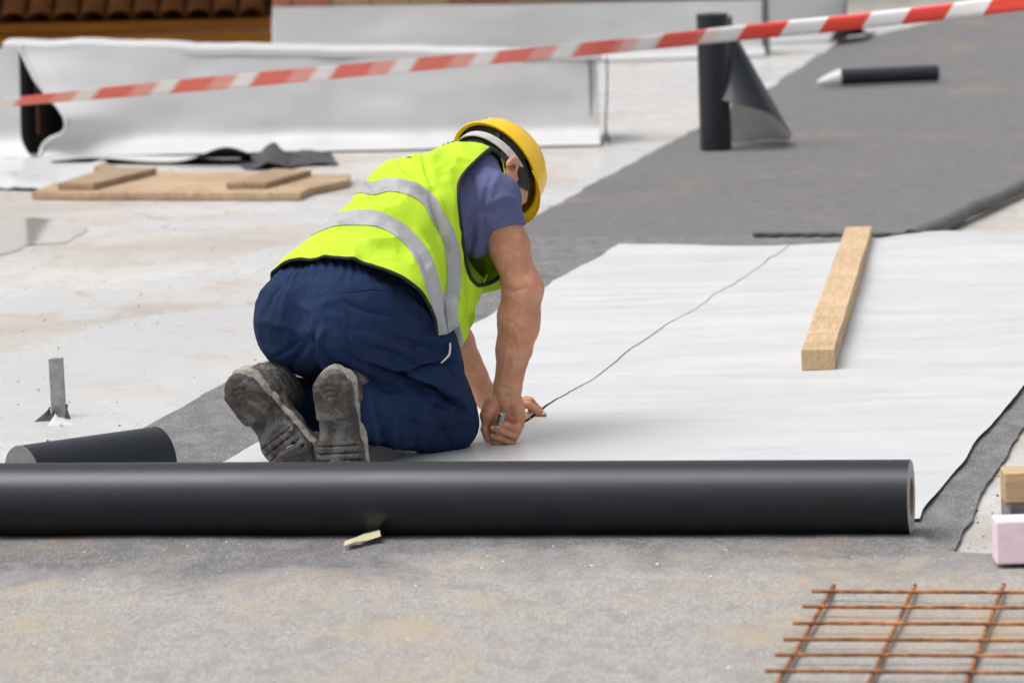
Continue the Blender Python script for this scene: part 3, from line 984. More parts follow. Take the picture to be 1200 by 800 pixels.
q = np.stack([idx[:-1], np.roll(idx[:-1], -1, 1), np.roll(idx[1:], -1, 1), idx[1:]], -1).reshape(-1, 4)
obj('layer_end', V, q, M_BLACK, stand)
apex = [atY(846, 30, SY - rr_ - 0.012), atY(858, 17.5, SY + 0.01)]
# free edge of the tail, from the roll's foot out to the right and back over to the front left
tail = spline([atY(857, 172.8, SY + 0.05), atY(890, 171.5, SY + 0.15), atY(915, 169, SY + 0.17), atY(928, 160, SY + 0.0), atY(918, 145, SY - 0.17), atY(898, 131, SY - 0.25), atY(860, 121, SY - 0.25), atY(828, 112, SY - 0.165)], 48)
ap = np.array([apex[1] * (1 - u) + apex[0] * u for u in np.linspace(0, 1, 48)])
tg = np.zeros((48, 24, 3))
for i in range(48):
    for k in range(24):
        v = k / 23
        tg[i, k] = ap[i] * (1 - v) + tail[i] * v + np.array([0, 0.02 * math.sin(math.pi * v) * (i / 47), 0])
tg[..., 2] = np.maximum(tg[..., 2], 0.014)
sheet(tg, 0.003, [M_BLACK, simple('lit_white_underside', (.84, .84, .83, 1), .6, .04), M_BLACK], 'loose_tail', stand)  # inner side whitened: light in the shaded flap is put into its colour

# small lying roll with white flap end
ly = at(1040, 99)[1]
ra = 0.043
a3, b3 = at(985, 100.5, 0.014) + np.array([0, 0, ra]), at(1099, 95.5, 0.014) + np.array([0, 0, ra])
sr = roll('membrane_offcut', a3, b3, ra, 'short thin black roll with white flap lying on the far felt', core=0.5)
fg = np.zeros((12, 14, 3))
for i in range(12):
    u = i / 11
    for k in range(14):
        th = -1.2 + 2.9 * k / 13
        w = (1 - u) ** 0.7
        c = a3 + np.array([-0.12 * u, 0.01 * u, -ra * u * 0.6])
        fg[i, k] = c + ra * 1.03 * np.array([0, -math.cos(th) * (0.3 + 0.7 * w), math.sin(th) * (0.2 + .8 * w)])
sheet(fg, 0.002, [M_EDGEWHITE, M_WHITE], 'white_flap', sr)

# ------------------------------------------------------------------ reinforcing mesh
t = NT('rusty_steel')
n_ = t.noise(26, 8, 0.75)
M_RUST = t.out(t.ramp(n_, [(0.34, (.09, .042, .025, 1)), (0.5, (.26, .105, .038, 1)), (0.6, (.50, .20, .055, 1)), (0.72, (.50, .33, .22, 1))]), 0.85, t.bump(n_, 0.5, 0.002))
rm = empty('rebar_mesh', at(1080, 740, 0.012), 'rusty welded rebar mesh lying on the dusty felt', 'rebar mesh')
lefts = [(951, 692), (940.5, 710.5), (929, 729.5), (918, 748.5), (907.5, 767), (896, 786.5), (884, 806.5), (872, 827)]
slope = 1.6 / 250
for x, y in lefts:
    a, b = at(x, y, 0.039), at(1420, y + slope * (1420 - x), 0.039)
    p = resample(np.array([a, b]), 60)
    p[:, 2] += 0.0012 * vnoise(p, 4, 3)
    p[:, 1] += 0.006 * vnoise(p, 1.3, int(y))
    obj('cross_bar', *tube(p, 0.0042 * (1 + 0.10 * np.sin(np.arange(60) * 2.1)), 8), M_RUST, rm)
for (xa, ya, xb, yb) in ((977, 686, 896, 826), (1072, 686, 1006, 826), (1176, 685, 1122, 826), (1284, 685, 1244, 826), (1394, 685, 1370, 826)):
    a, b = at(xa, ya, 0.030), at(xb, yb, 0.030)
    p = resample(np.array([a, b]), 40)
    obj('long_bar', *tube(p, 0.0052 * (1 + 0.08 * np.sin(np.arange(40) * 2.1)), 8), M_RUST, rm)

# ------------------------------------------------------------------ right edge: pink foam, block and timber end
p0 = at(1168, 668, 0.012)
hx = zat(p0, 616) - 0.0
v, f = boxv(p0 + np.array([0.30, 0.045, (hx + .012) / 2]), (0.30, 0, 0), (0.0, 0.045, 0), (0, 0, (hx - .012) / 2))
pf = obj('foam_board', v, f, M_PINK, smooth=False, label='pale pink foam insulation board on the felt edge', cat='foam board')
bevel(pf, 0.006, 3)
p1 = at(1184, 640); p1 = atY(1184, 615, p0[1] + 0.29); 
zb = atY(1184, 588, p0[1] + 0.29)[2]; zt = atY(1178, 555, p0[1] + 0.27)[2]
v, f = boxv(np.array([p1[0] + 0.2, p0[1] + 0.39, (zb + 0.004) / 2]), (0.2, 0, 0), (0, 0.10, 0), (0, 0, (zb - .004) / 2))
bevel(obj('concrete_block', v, f, M_GREYBLOCK, smooth=False, label='rough grey block behind the pink foam board', cat='block'), 0.004)
p2 = atY(1178, 586, p0[1] + 0.27)
M_TIMBER2 = mat_wood('timber_end', (.45, .29, .15, 1), (.64, .46, .28, 1), 0.0)
v, f = boxv(np.array([p2[0] + 0.25, p0[1] + 0.32, (zb + zt) / 2 + 0.001]), (0.25, 0, 0), (0, 0.05, 0), (0, 0, (zt - zb) / 2))
bevel(obj('timber_block', v, f, M_TIMBER2, smooth=False, label='pale timber end lying on the grey block', cat='timber'), 0.003)

# ------------------------------------------------------------------ barrier tape
def tape_mat():
    t = NT('barrier_tape')
    uv = t.n.new('ShaderNodeUVMap')
    s = t.sep(uv.outputs[0])
    ph = t.math('FRACT', t.math('ADD', t.math('MULTIPLY', s[0], 1 / 0.345), t.math('MULTIPLY', s[1], -0.16)))
    red, whi, pnk = (.82, .19, .15, 1), (.86, .85, .84, 1), (.85, .38, .33, 1)
    c = t.ramp(ph, [(0.0, red), (0.38, red), (0.46, pnk), (0.66, pnk), (0.74, whi), (0.92, whi), (1.0, red)])
    sharp = t.mix(t.math('GREATER_THAN', ph, 0.52), (.82, .07, .05, 1), whi)
    c = t.mix(t.ramp(t.math('MULTIPLY', s[0], 0.1), [(0.30, 0), (0.40, 1)]), c, sharp)
    return t.out(c, 0.32, t.bump(t.noise(9, 3), 0.25, 0.01), Transmission_Weight=0.0, Subsurface_Weight=0.0)
M_TAPE = tape_mat()
ctr = [(-160, 139, 20.2), (0, 121, 20.0), (180, 104, 19.9), (350, 88.5, 19.8), (520, 73, 19.7), (700, 56.5, 19.6), (860, 39.5, 19.5), (1000, 26, 19.4), (1120, 12.5, 19.3), (1200, 3, 19.2), (1400, -19, 19.0)]
cp = spline([atY(*c) for c in ctr], 160)
tdir = np.gradient(cp, axis=0); tdir /= np.linalg.norm(tdir, axis=1)[:, None]
s_len = np.concatenate([[0], np.cumsum(np.linalg.norm(np.diff(cp, axis=0), axis=1))])
V, UV = [], []
for i in range(160):
    u = i / 159
    tw = 0.75 - 0.65 * u + 0.25 * math.sin(u * 17) * (1 - u)
    up = np.array([0, 0, 1.0]) - tdir[i] * tdir[i][2]; up /= np.linalg.norm(up)
    sd_ = np.cross(tdir[i], up)
    wv = (up * math.cos(tw) + sd_ * math.sin(tw)) * (0.034 if u > .35 else 0.032)
    for k in range(5):
        v = k / 4
        V.append(cp[i] + wv * (2 * v - 1) + sd_ * 0.006 * math.sin(math.pi * v + u * 9)); UV.append((s_len[i] - 0.02, v))
idx = np.arange(160 * 5).reshape(160, 5)
q = np.stack([idx[:-1, :-1], idx[1:, :-1], idx[1:, 1:], idx[:-1, 1:]], -1).reshape(-1, 4)
tp = obj('barrier_tape', np.array(V), q, M_TAPE, label='red and white striped barrier tape stretched across', cat='tape')
uvl = tp.data.uv_layers.new(name='UVMap')
lv = np.zeros(len(tp.data.loops), dtype=np.int32); tp.data.loops.foreach_get('vertex_index', lv)
uvl.data.foreach_set('uv', np.array(UV, dtype=np.float32)[lv].ravel())
so = tp.modifiers.new('solid', 'SOLIDIFY'); so.thickness = 0.0006

# ------------------------------------------------------------------ scraps and grit
M_PAPER = simple('masking_paper', (.52, .49, .31, 1), 0.8, 0.08, 30)
pp = [at(403, 652), at(416, 650), at(431, 646), at(447, 644)]
pq = [at(407, 646), at(420, 645), at(432, 636), at(444, 636)]
zz = (0.026, 0.032, 0.027, 0.034)
sheet(np.array([[a + (0, 0, z), (a + b) / 2 + (0, 0, z + .006), b + (0, 0, z)] for a, b, z in zip(pp, pq, zz)]), 0.0006, [M_PAPER], 'paper_strip',
      label='torn cream paper strip on the felt by the long roll', cat='paper')


def grit(name, n, reg, zf, smin, smax, m, label, cat):
    V, Fc = [], []
    rnd = random.Random(name)
    while n:
        x, y = rnd.uniform(reg[0], reg[2]), rnd.uniform(reg[1], reg[3])
        if reg[4] and not reg[4](x, y):
            continue
        n -= 1
        p = at(x, y)
        s = smin * (smax / smin) ** (rnd.random() ** 2)
        b = np.array([(1, 0, 0), (0, 1, 0), (-1, 0, 0), (0, -1, 0), (0, 0, .7), (0, 0, -.3)], float) * s
        b += np.array([[rnd.uniform(-.4, .4) * s for _ in range(3)] for _ in range(6)])
        a = rnd.random() * 6.28
        R = np.array([[math.cos(a), -math.sin(a), 0], [math.sin(a), math.cos(a), 0], [0, 0, 1]])
        o = len(V)
        V += list(b @ R.T + p + (0, 0, zf + s * .3))
        for k in range(4):
            Fc += [(o + k, o + (k + 1) % 4, o + 4), (o + (k + 1) % 4, o + k, o + 5)]
    obj(name, np.array(V), np.array(Fc), m, smooth=False, kind='stuff', label=label, cat=cat)


left_of = lambda x, y: y < 498 - .545 * (x - 180) - 4
grit('grit', 330, (0, 205, 760, 540, left_of), 0.0, 0.0012, 0.006, simple('grit_brown', (.16, .12, .09, 1), 0.9, 0.5, 90), 'brown grit scattered on the dirty pale deck', 'grit')
grit('pale_grit', 170, (0, 630, 1200, 800, None), 0.019, 0.001, 0.005, simple('grit_pale', (.62, .60, .55, 1), 0.9, 0.2, 90), 'pale crumbs scattered over the dusty felt', 'grit')
grit('dark_grit', 90, (1100, 470, 1200, 660, lambda x, y: x > 1200 - (y - 497) * 0.62 + 6), 0.0, 0.001, 0.006, simple('grit_dark', (.10, .085, .07, 1), 0.9, 0.4, 90), 'dark crumbs on the pale deck beside the felt strip', 'grit')
# ------------------------------------------------------------------ implicit surfaces for the kneeling figure
class Field:
    def __init__(self, lo, hi, h):
        self.lo, self.h = np.array(lo, np.float32), h
        self.n = np.ceil((np.array(hi) - np.array(lo)) / h).astype(int) + 1
        self.a = np.full(self.n, 0.2, np.float32)

    def _sub(self, lo, hi, m):
        i0 = np.maximum(np.floor((np.array(lo) - m - self.lo) / self.h).astype(int), 0)
        i1 = np.minimum(np.ceil((np.array(hi) + m - self.lo) / self.h).astype(int) + 1, self.n)
        if np.any(i1 <= i0):
            return None
        sl = tuple(slice(a, b) for a, b in zip(i0, i1))
        ax = [self.lo[k] + self.h * np.arange(i0[k], i1[k], dtype=np.float32) for k in range(3)]
        return sl, ax[0][:, None, None], ax[1][None, :, None], ax[2][None, None, :]

    def _apply(self, sl, d, k, cut):
        a = self.a[sl]
        if cut:
            d = -d
            h = np.maximum(k - np.abs(a - d), 0) / max(k, 1e-6)
            self.a[sl] = np.maximum(a, d) + h * h * k * 0.25
        else:
            h = np.maximum(k - np.abs(a - d), 0) / max(k, 1e-6)
            self.a[sl] = np.minimum(a, d) - h * h * k * 0.25

    def cap(self, a, b, ra, rb=None, k=0.02, cut=False, flat=None, fs=1.0):
        """tapered capsule; flat = direction in which it is flattened by factor fs"""
        rb = ra if rb is None else rb
        a, b = np.asarray(a, np.float32), np.asarray(b, np.float32)
        r = max(ra, rb)
        s = self._sub(np.minimum(a, b) - r, np.maximum(a, b) + r, max(k, 0.02) + 0.01)
        if s is None:
            return
        sl, x, y, z = s
        ab = b - a
        L2 = max(float(ab @ ab), 1e-9)
        px, py, pz = x - a[0], y - a[1], z - a[2]
        t = np.clip((px * ab[0] + py * ab[1] + pz * ab[2]) / L2, 0, 1)
        qx, qy, qz = px - t * ab[0], py - t * ab[1], pz - t * ab[2]
        d2 = qx * qx + qy * qy + qz * qz
        if flat is not None:
            f = np.asarray(flat, np.float32); f = f / np.linalg.norm(f)
            w = qx * f[0] + qy * f[1] + qz * f[2]
            d2 = d2 + w * w * (1 / fs ** 2 - 1)
        d = np.sqrt(d2) - (ra + t * (rb - ra))
        if flat is not None and fs < 1:
            d = d * (0.5 + 0.5 * fs)
        self._apply(sl, d, k, cut)

    def ell(self, c, A, r, k=0.02, cut=False):
        """ellipsoid with rows of A as axes and radii r"""
        c = np.asarray(c, np.float32); A = np.asarray(A, np.float32); R = max(r)
        s = self._sub(c - R, c + R, max(k, 0.02) + 0.01)
        if s is None:
            return
        sl, x, y, z = s
        px, py, pz = x - c[0], y - c[1], z - c[2]
        k0 = 0; k1 = 0
        for i in range(3):
            w = px * A[i, 0] + py * A[i, 1] + pz * A[i, 2]
            k0 = k0 + (w / r[i]) ** 2; k1 = k1 + (w / r[i] ** 2) ** 2
        k0 = np.sqrt(k0); k1 = np.sqrt(k1)
        self._apply(sl, k0 * (k0 - 1) / np.maximum(k1, 1e-6), k, cut)

    def box(self, c, A, hx, r=0.005, k=0.01, cut=False):
        c = np.asarray(c, np.float32); A = np.asarray(A, np.float32); R = float(np.linalg.norm(hx))
        s = self._sub(c - R, c + R, max(k, 0.02) + 0.01)
        if s is None:
            return
        sl, x, y, z = s
        px, py, pz = x - c[0], y - c[1], z - c[2]
        o2 = 0; mx = -1e9
        for i in range(3):
            w = np.abs(px * A[i, 0] + py * A[i, 1] + pz * A[i, 2]) - (hx[i] - r)
            o2 = o2 + np.maximum(w, 0) ** 2; mx = np.maximum(mx, w)
        self._apply(sl, np.sqrt(o2) + np.minimum(mx, 0) - r, k, cut)

    def plane(self, p, n, k=0.0):
        """keep the side the normal points to"""
        s = self._sub(self.lo, self.lo + self.h * self.n, 0)
        sl, x, y, z = s
        n = np.asarray(n, np.float32) / np.linalg.norm(n)
        d = -((x - p[0]) * n[0] + (y - p[1]) * n[1] + (z - p[2]) * n[2])
        self._apply(sl, -d, k, True)

    def mesh(self, smooth=2):
        a = self.a
        ins = a < 0
        nx, ny, nz = a.shape
        cnt = np.zeros((nx - 1, ny - 1, nz - 1), np.int8)
        for dx in (0, 1):
            for dy in (0, 1):
                for dz in (0, 1):
                    cnt += ins[dx:nx - 1 + dx, dy:ny - 1 + dy, dz:nz - 1 + dz]
        act = (cnt > 0) & (cnt < 8)
        I = np.argwhere(act)
        vid = np.full(act.shape, -1, np.int32)
        vid[act] = np.arange(len(I))
        acc = np.zeros((len(I), 3)); num = np.zeros(len(I))
        cs = [(dx, dy, dz) for dx in (0, 1) for dy in (0, 1) for dz in (0, 1)]
        vals = {c: a[I[:, 0] + c[0], I[:, 1] + c[1], I[:, 2] + c[2]] for c in cs}
        for c in cs:
            for ax in range(3):
                if c[ax] == 0:
                    e = list(c); e[ax] = 1; e = tuple(e)
                    va, vb = vals[c], vals[e]
                    m = (va < 0) != (vb < 0)
                    t = np.where(m, va / np.where(va == vb, 1, va - vb), 0)
                    p = np.array(c, float)[None] + np.zeros((len(I), 1)); p[:, ax] += t
                    acc += np.where(m[:, None], p, 0); num += m
        V = (I + acc / num[:, None]) * self.h + self.lo
        F = []
        for ax in range(3):
            b, c = (ax + 1) % 3, (ax + 2) % 3
            s0 = [slice(None)] * 3; s1 = [slice(None)] * 3
            s0[ax] = slice(0, -1); s1[ax] = slice(1, None)
            x0, x1 = ins[tuple(s0)], ins[tuple(s1)]
            E = np.argwhere(x0 != x1)
            E = E[(E[:, b] > 0) & (E[:, c] > 0) & (E[:, b] < a.shape[b] - 1) & (E[:, c] < a.shape[c] - 1)]
            up = x0[tuple(E.T)]
            q = []
            for db, dc in ((-1, -1), (0, -1), (0, 0), (-1, 0)):
                G = E.copy(); G[:, b] += db; G[:, c] += dc
                q.append(vid[tuple(G.T)])
            q = np.stack(q, -1)
            q[~up] = q[~up][:, ::-1]
            F.append(q)
        F = np.concatenate(F)
        F = F[(F >= 0).all(1)]
        return relax(V, F, smooth), F


def relax(V, F, it, lam=0.5):
    if not it:
        return V
    k = F.shape[1]
    e = np.concatenate([F[:, [i, (i + 1) % k]] for i in range(k)])
    e = np.concatenate([e, e[:, ::-1]])
    deg = np.bincount(e[:, 0], minlength=len(V)).astype(float); deg[deg == 0] = 1
    for j in range(it):
        s = np.stack([np.bincount(e[:, 0], weights=V[e[:, 1], c], minlength=len(V)) for c in range(3)], -1)
        V = V + (lam if j % 2 == 0 else -lam * 0.96 * 0.6) * (s / deg[:, None] - V)
    return V


def normals(V, F):
    fn = np.cross(V[F[:, 2]] - V[F[:, 0]], V[F[:, -1]] - V[F[:, 1]]) if F.shape[1] == 4 else np.cross(V[F[:, 1]] - V[F[:, 0]], V[F[:, 2]] - V[F[:, 0]])
    n = np.zeros_like(V)
    for i in range(F.shape[1]):
        for c in range(3):
            n[:, c] += np.bincount(F[:, i], weights=fn[:, c], minlength=len(V))
    return n / np.maximum(np.linalg.norm(n, axis=1), 1e-12)[:, None]


def tri(F):
    return np.concatenate([F[:, [0, 1, 2]], F[:, [0, 2, 3]]]) if F.shape[1] == 4 else F


def clip(V, F, c, attrs=()):
    """keep the part of a triangle mesh where c < 0; returns mesh, carried attributes and the boundary edges made"""
    c = np.where(np.abs(c) < 1e-7, -1e-7, c)
    ins = c < 0
    n = ins[F].sum(1)
    full = F[n == 3]
    F1, F2 = F[n == 1], F[n == 2]
    def rolled(Fx, want):
        out = Fx.copy()
        for s in (1, 2):
            m = ins[out[:, 0]] != want
            out[m] = np.roll(out[m], -1, 1)
        return out
    F1 = rolled(F1, True)          # first vertex is the inside one
    F2 = rolled(F2, False)         # first vertex is the outside one
    ed = np.concatenate([F1[:, [0, 1]], F1[:, [0, 2]], F2[:, [0, 1]], F2[:, [0, 2]]])
    ed = np.sort(ed, 1)
    if len(ed) == 0:
        ue = np.zeros((0, 2), int); inv = np.zeros(0, int)
    else:
        ue, inv = np.unique(ed, axis=0, return_inverse=True)
        inv = inv.ravel()
    t = (c[ue[:, 0]] / (c[ue[:, 0]] - c[ue[:, 1]]))[:, None]
    nv = V[ue[:, 0]] * (1 - t) + V[ue[:, 1]] * t
    at_ = [np.concatenate([x, x[ue[:, 0]] * (1 - (t if x.ndim > 1 else t[:, 0])) + x[ue[:, 1]] * (t if x.ndim > 1 else t[:, 0])]) for x in attrs]
    o = len(V)
    a, b = len(F1), len(F2)
    i1, i2, j1, j2 = o + inv[:a], o + inv[a:2 * a], o + inv[2 * a:2 * a + b], o + inv[2 * a + b:]
    T = [full, np.stack([F1[:, 0], i1, i2], -1), np.stack([j1, F2[:, 1], F2[:, 2]], -1), np.stack([j1, F2[:, 2], j2], -1)]
    Fo = np.concatenate(T)
    edges = np.concatenate([np.stack([i1, i2], -1), np.stack([j2, j1], -1)])
    Vo = np.concatenate([V, nv])
    used = np.unique(Fo)
    rm = np.full(len(Vo), -1); rm[used] = np.arange(len(used))
    return Vo[used], rm[Fo], [x[used] for x in at_], rm[edges]


def loops(V, E, minlen=12):
    nxt = {}
    for a, b in E:
        nxt.setdefault(int(a), []).append(int(b)); nxt.setdefault(int(b), []).append(int(a))
    seen, out = set(), []
    starts = [v for v in nxt if len(nxt[v]) == 1] + list(nxt)
    for s in starts:
        if s in seen:
            continue
        lp = [s]; seen.add(s)
        while True:
            c = [v for v in nxt[lp[-1]] if v not in seen]
            if not c:
                break
            lp.append(c[0]); seen.add(c[0])
        if len(lp) >= minlen:
            out.append((V[lp], lp[0] in nxt[lp[-1]]))
    return out


def smooth_path(p, closed, it=6, step=0.008):
    p = p.copy()
    for _ in range(it):
        if closed:
            p = 0.5 * p + 0.25 * (np.roll(p, 1, 0) + np.roll(p, -1, 0))
        else:
            p[1:-1] = 0.5 * p[1:-1] + 0.25 * (p[:-2] + p[2:])
    L = np.linalg.norm(np.diff(p, axis=0), axis=1).sum()
    return resample(np.concatenate([p, p[:1]]) if closed else p, max(8, int(L / step)))[: -1 if closed else None]


def solid(V, F, N, th):
    """close an open triangle mesh into a thin shell lying inside its surface"""
    e = np.concatenate([F[:, [0, 1]], F[:, [1, 2]], F[:, [2, 0]]])
    key = np.sort(e, 1)
    u, inv, cnt = np.unique(key, axis=0, return_inverse=True, return_counts=True)
    b = e[cnt[inv.ravel()] == 1]
    n = len(V)
    S = np.concatenate([np.stack([b[:, 1], b[:, 0], b[:, 0] + n], -1), np.stack([b[:, 1], b[:, 0] + n, b[:, 1] + n], -1)])
    return np.concatenate([V, V - N * th]), np.concatenate([F, F[:, ::-1] + n, S])


def sd_poly(p, poly):
    """signed distance (negative inside) of 2-D points to a polygon"""
    poly = np.asarray(poly, float)
    d = np.full(len(p), 1e18); s = np.ones(len(p))
    for i in range(len(poly)):
        a, b = poly[i], poly[i - 1]
        e = b - a; w = p - a
        h = np.clip((w @ e) / (e @ e), 0, 1)
        q = w - h[:, None] * e
        d = np.minimum(d, (q * q).sum(1))
        c1, c2, c3 = p[:, 1] >= a[1], p[:, 1] < b[1], e[0] * w[:, 1] > e[1] * w[:, 0]
        s = np.where((c1 & c2 & c3) | (~c1 & ~c2 & ~c3), -s, s)
    return s * np.sqrt(d)


def unit(v):
    v = np.asarray(v, float)
    return v / np.linalg.norm(v)


def near_mask(V, N):
    """positive where the surface faces the camera"""
    d = CO - V
    return (d * N).sum(1) / np.linalg.norm(d, axis=1)


def surf(V, N, px, py):
    """the visible surface point of a mesh at a pixel"""
    P = proj(V)
    m = near_mask(V, N) > 0.05
    d = np.hypot(P[:, 0] - px, P[:, 1] - py) + np.where(m, 0, 1e6)
    c = np.argsort(d)[:30]
    c = c[d[c] < d[c[0]] + 2.5]
    return V[c[np.argmin(V[c, 1])]]


def fold(V, N, P, pts, amp, width):
    """a groove (amp<0) or ridge (amp>0) along a polyline drawn on the side facing the viewer"""
    q = np.asarray(pts, float)
    d = np.full(len(P), 1e9); tt = np.zeros(len(P))
    tot = len(q) - 1
    for i in range(tot):
        a, b = q[i], q[i + 1]
        e = b - a; w = P - a
        h = np.clip((w @ e) / (e @ e), 0, 1)
        dd = np.hypot(*(w - h[:, None] * e).T)
        m = dd < d
        d = np.where(m, dd, d); tt = np.where(m, (i + h) / tot, tt)
    f = np.exp(-(d / width) ** 2) * np.sin(np.pi * np.clip(tt * .92 + .04, 0, 1)) ** 0.5
    return np.where(near_mask(V, N) > -0.1, amp * f, 0)


# ------------------------------------------------------------------ pose
J = lambda x, y, Y: atY(x, y, Y)
hipC = J(392, 368, 12.37)
sp1, sp2, sp3 = J(440, 306, 12.44), J(491, 254, 12.52), J(539, 222, 12.60)
neck0 = J(557, 196, 12.65)
TA = unit(sp3 - hipC)                                  # torso axis
phiT = math.radians(44)
FT = np.array([math.cos(phiT), math.sin(phiT), 0]); ST = np.array([math.sin(phiT), -math.cos(phiT), 0])
NB = unit(np.cross(TA, ST)); NB = NB if NB[2] < 0 else -NB    # belly direction
ST = unit(np.cross(NB, TA)); ST = ST if ST[0] > 0 else -ST
phiP = math.radians(52)
FP = np.array([math.cos(phiP), math.sin(phiP), 0]); SP = np.array([math.sin(phiP), -math.cos(phiP), 0])
hipR, hipL = hipC + SP * 0.092, hipC - SP * 0.092
kneeR, kneeL = J(521, 498, 12.50), J(446, 492, 12.72)
ankR, ankL = J(418, 494, 12.24), J(338, 492, 12.40)
shR, elR, wrR = J(579, 233, 12.51), J(611, 335, 12.52), J(595, 453, 12.545)
shL, elL, wrL = J(532, 236, 12.80), J(519, 362, 12.90), J(571, 467, 13.03)
UH = unit((0.50, 0.82, 0.28)); FH = np.array([0.6, 0, -0.8]); FH = unit(FH - UH * (FH @ UH)); RH = unit(np.cross(FH, UH))
rimC = J(580, 200, 12.78)
headC = rimC - UH * 0.046 + RH * 0.024 + FH * .032
base = at(430, 538); base[2] = 0.0

person = empty('person', base, 'kneeling worker in yellow vest and hard hat cutting the white membrane', 'person')

# ---- skin material
t = NT('skin')
n_ = t.noise(18, 5, 0.6)
c_ = t.ramp(n_, [(0.3, (.46, .195, .112, 1)), (0.55, (.59, .285, .172, 1)), (0.75, (.67, .36, .24, 1))])
c_ = t.mix(t.ramp(t.voro(70), [(0.03, 0.55), (0.09, 0)]), c_, (.20, .085, .05, 1))
c_ = t.mix(t.ramp(t.noise(75, 6, .75), [(0.42, .25), (0.56, 0)]), c_, (.44, .18, .11, 1))
M_SKIN = t.out(c_, 0.58, t.bump(t.noise(240, 4, 0.7), 0.3, 0.002, t.bump(t.noise(30, 3), 0.2, 0.006)), Subsurface_Weight=0.08, Subsurface_Scale=0.01)

# ---- body: one continuous skin
lo = np.array([hipC[0] - 0.20, 12.15, -0.01]); hi = np.array([elR[0] + 0.12, 13.26, headC[2] + 0.2])
B = Field(lo, hi, 0.0032)
for a, b, ra, rb in ((hipC, sp1, .105, .11), (sp1, sp2, .11, .115), (sp2, sp3, .115, .11), (sp3, neck0, .085, .052)):
    B.cap(a, b, ra, rb, 0.04)
B.cap(sp3, shR, .05, .045, .04); B.cap(sp3, shL, .05, .045, .04)
B.cap(neck0, headC - UH * 0.07 - FH * 0.02, .054, .056, .02)
# head
HA = np.array([FH, RH, UH])
B.ell(headC - FH * 0.012, HA, (.094, .076, .105), .02)
B.ell(headC + FH * 0.03 - UH * 0.055, HA, (.062, .056, .075), .03)
B.cap(headC + FH * 0.088 - UH * 0.005, headC + FH * 0.108 - UH * 0.038, .009, .014, .012)            # nose
B.cap(headC + FH * .083 - UH * .072 - RH * .02, headC + FH * .083 - UH * .072 + RH * .02, .007, .007, .008)   # lips
B.cap(headC + FH * .07 - UH * .112, headC + FH * .075 - UH * .108, .018, .016, .02)                  # chin
for s_ in (-1, 1):
    B.ell(headC + FH * .087 + RH * s_ * .032, HA, (.014, .017, .012), .012, True)                   # eye sockets
    B.ell(headC + FH * .074 + RH * s_ * .032, HA, (.012, .012, .012), .004)
    ec = headC + RH * s_ * 0.083 - FH * 0.014 - UH * 0.022
    EA = np.array([unit(FH * 0.75 - RH * s_ * 0.65), unit(RH * s_ * .75 + FH * .65), UH])
    B.ell(ec, EA, (.029, .012, .036), .006)
    B.ell(ec + RH * s_ * .004 - FH * .002 - UH * .012, HA, (.013, .009, .020), .006, True)
    B.cap(ec - UH * .03 + FH * .004, ec - UH * .036 + FH * .006, .008, .007, .006)
# right arm
armn = unit(np.cross(elR - shR, (0, 1, 0)))
B.cap(shR, shR * .45 + elR * .55, .050, .0525, .03)
B.cap(shR * .45 + elR * .55, elR, .0525, .046, .02)
B.ell(elR + np.array([0.008, -.01, 0.0]), np.eye(3), (.050, .046, .045), .02)
f1 = J(607, 372, 12.53)
B.cap(elR, f1, .048, .053, .02)
B.cap(f1, J(602, 410, 12.535), .053, .045, .02)
B.cap(J(602, 410, 12.535), wrR, .045, .0365, .02, flat=(0, 1, 0), fs=0.85)
B.cap(J(618, 345, 12.5), J(616, 388, 12.51), .028, .026, .04)
# right hand: fist closed round the knife, palm side to the viewer
def hp(x, y, d=0.0):
    return J(x, y, 12.545 + d)
B.cap(wrR, hp(592, 468), .036, .036, .015, flat=(0, 1, 0), fs=0.75)
B.ell(hp(592, 482, .012), np.array([[1, 0, 0], [0, 1, 0], [0, 0, 1]]), (.047, .026, .042), .012)
B.cap(hp(576, 473, -.006), hp(571, 487, -.012), .021, .021, .010)           # thenar mound
B.cap(hp(605, 472, -.004), hp(608, 490, -.008), .019, .018, .010)           # little-finger side
B.cap(hp(570, 489, -.012), hp(567.5, 503, -.016), .0125, .0105, .008)         # thumb
B.cap(hp(567.5, 503, -.016), hp(571.5, 515.5, -.014), .0105, .0082, .004)
for (m_, p_, d_, e_) in (((609, 491, .006), (606, 502, -.026), (591, 497, -.046), (583, 501, -.044)),
                         ((610, 497, .010), (604, 511, -.024), (588, 505, -.044), (577, 501, -.040)),
                         ((607, 504, .014), (599, 518, -.018), (586, 513, -.036), (576.5, 510.5, -.030)),
                         ((602, 511, .016), (593, 522, -.008), (584, 520, -.022), (578, 518.5, -.018))):
    q_ = [hp(*v) for v in (m_, p_, d_, e_)]
    B.cap(q_[0], q_[1], .0105, .0100, .004)
    B.cap(q_[1], q_[2], .0100, .0092, .0025)
    B.cap(q_[2], q_[3], .0092, .0078, .0025)
B.cap(hp(598, 492, .005), hp(592, 512, .012), .022, .016, .01)
B.cap(hp(577, 492, .010), hp(579, 513, .012), .015, .012, .006)
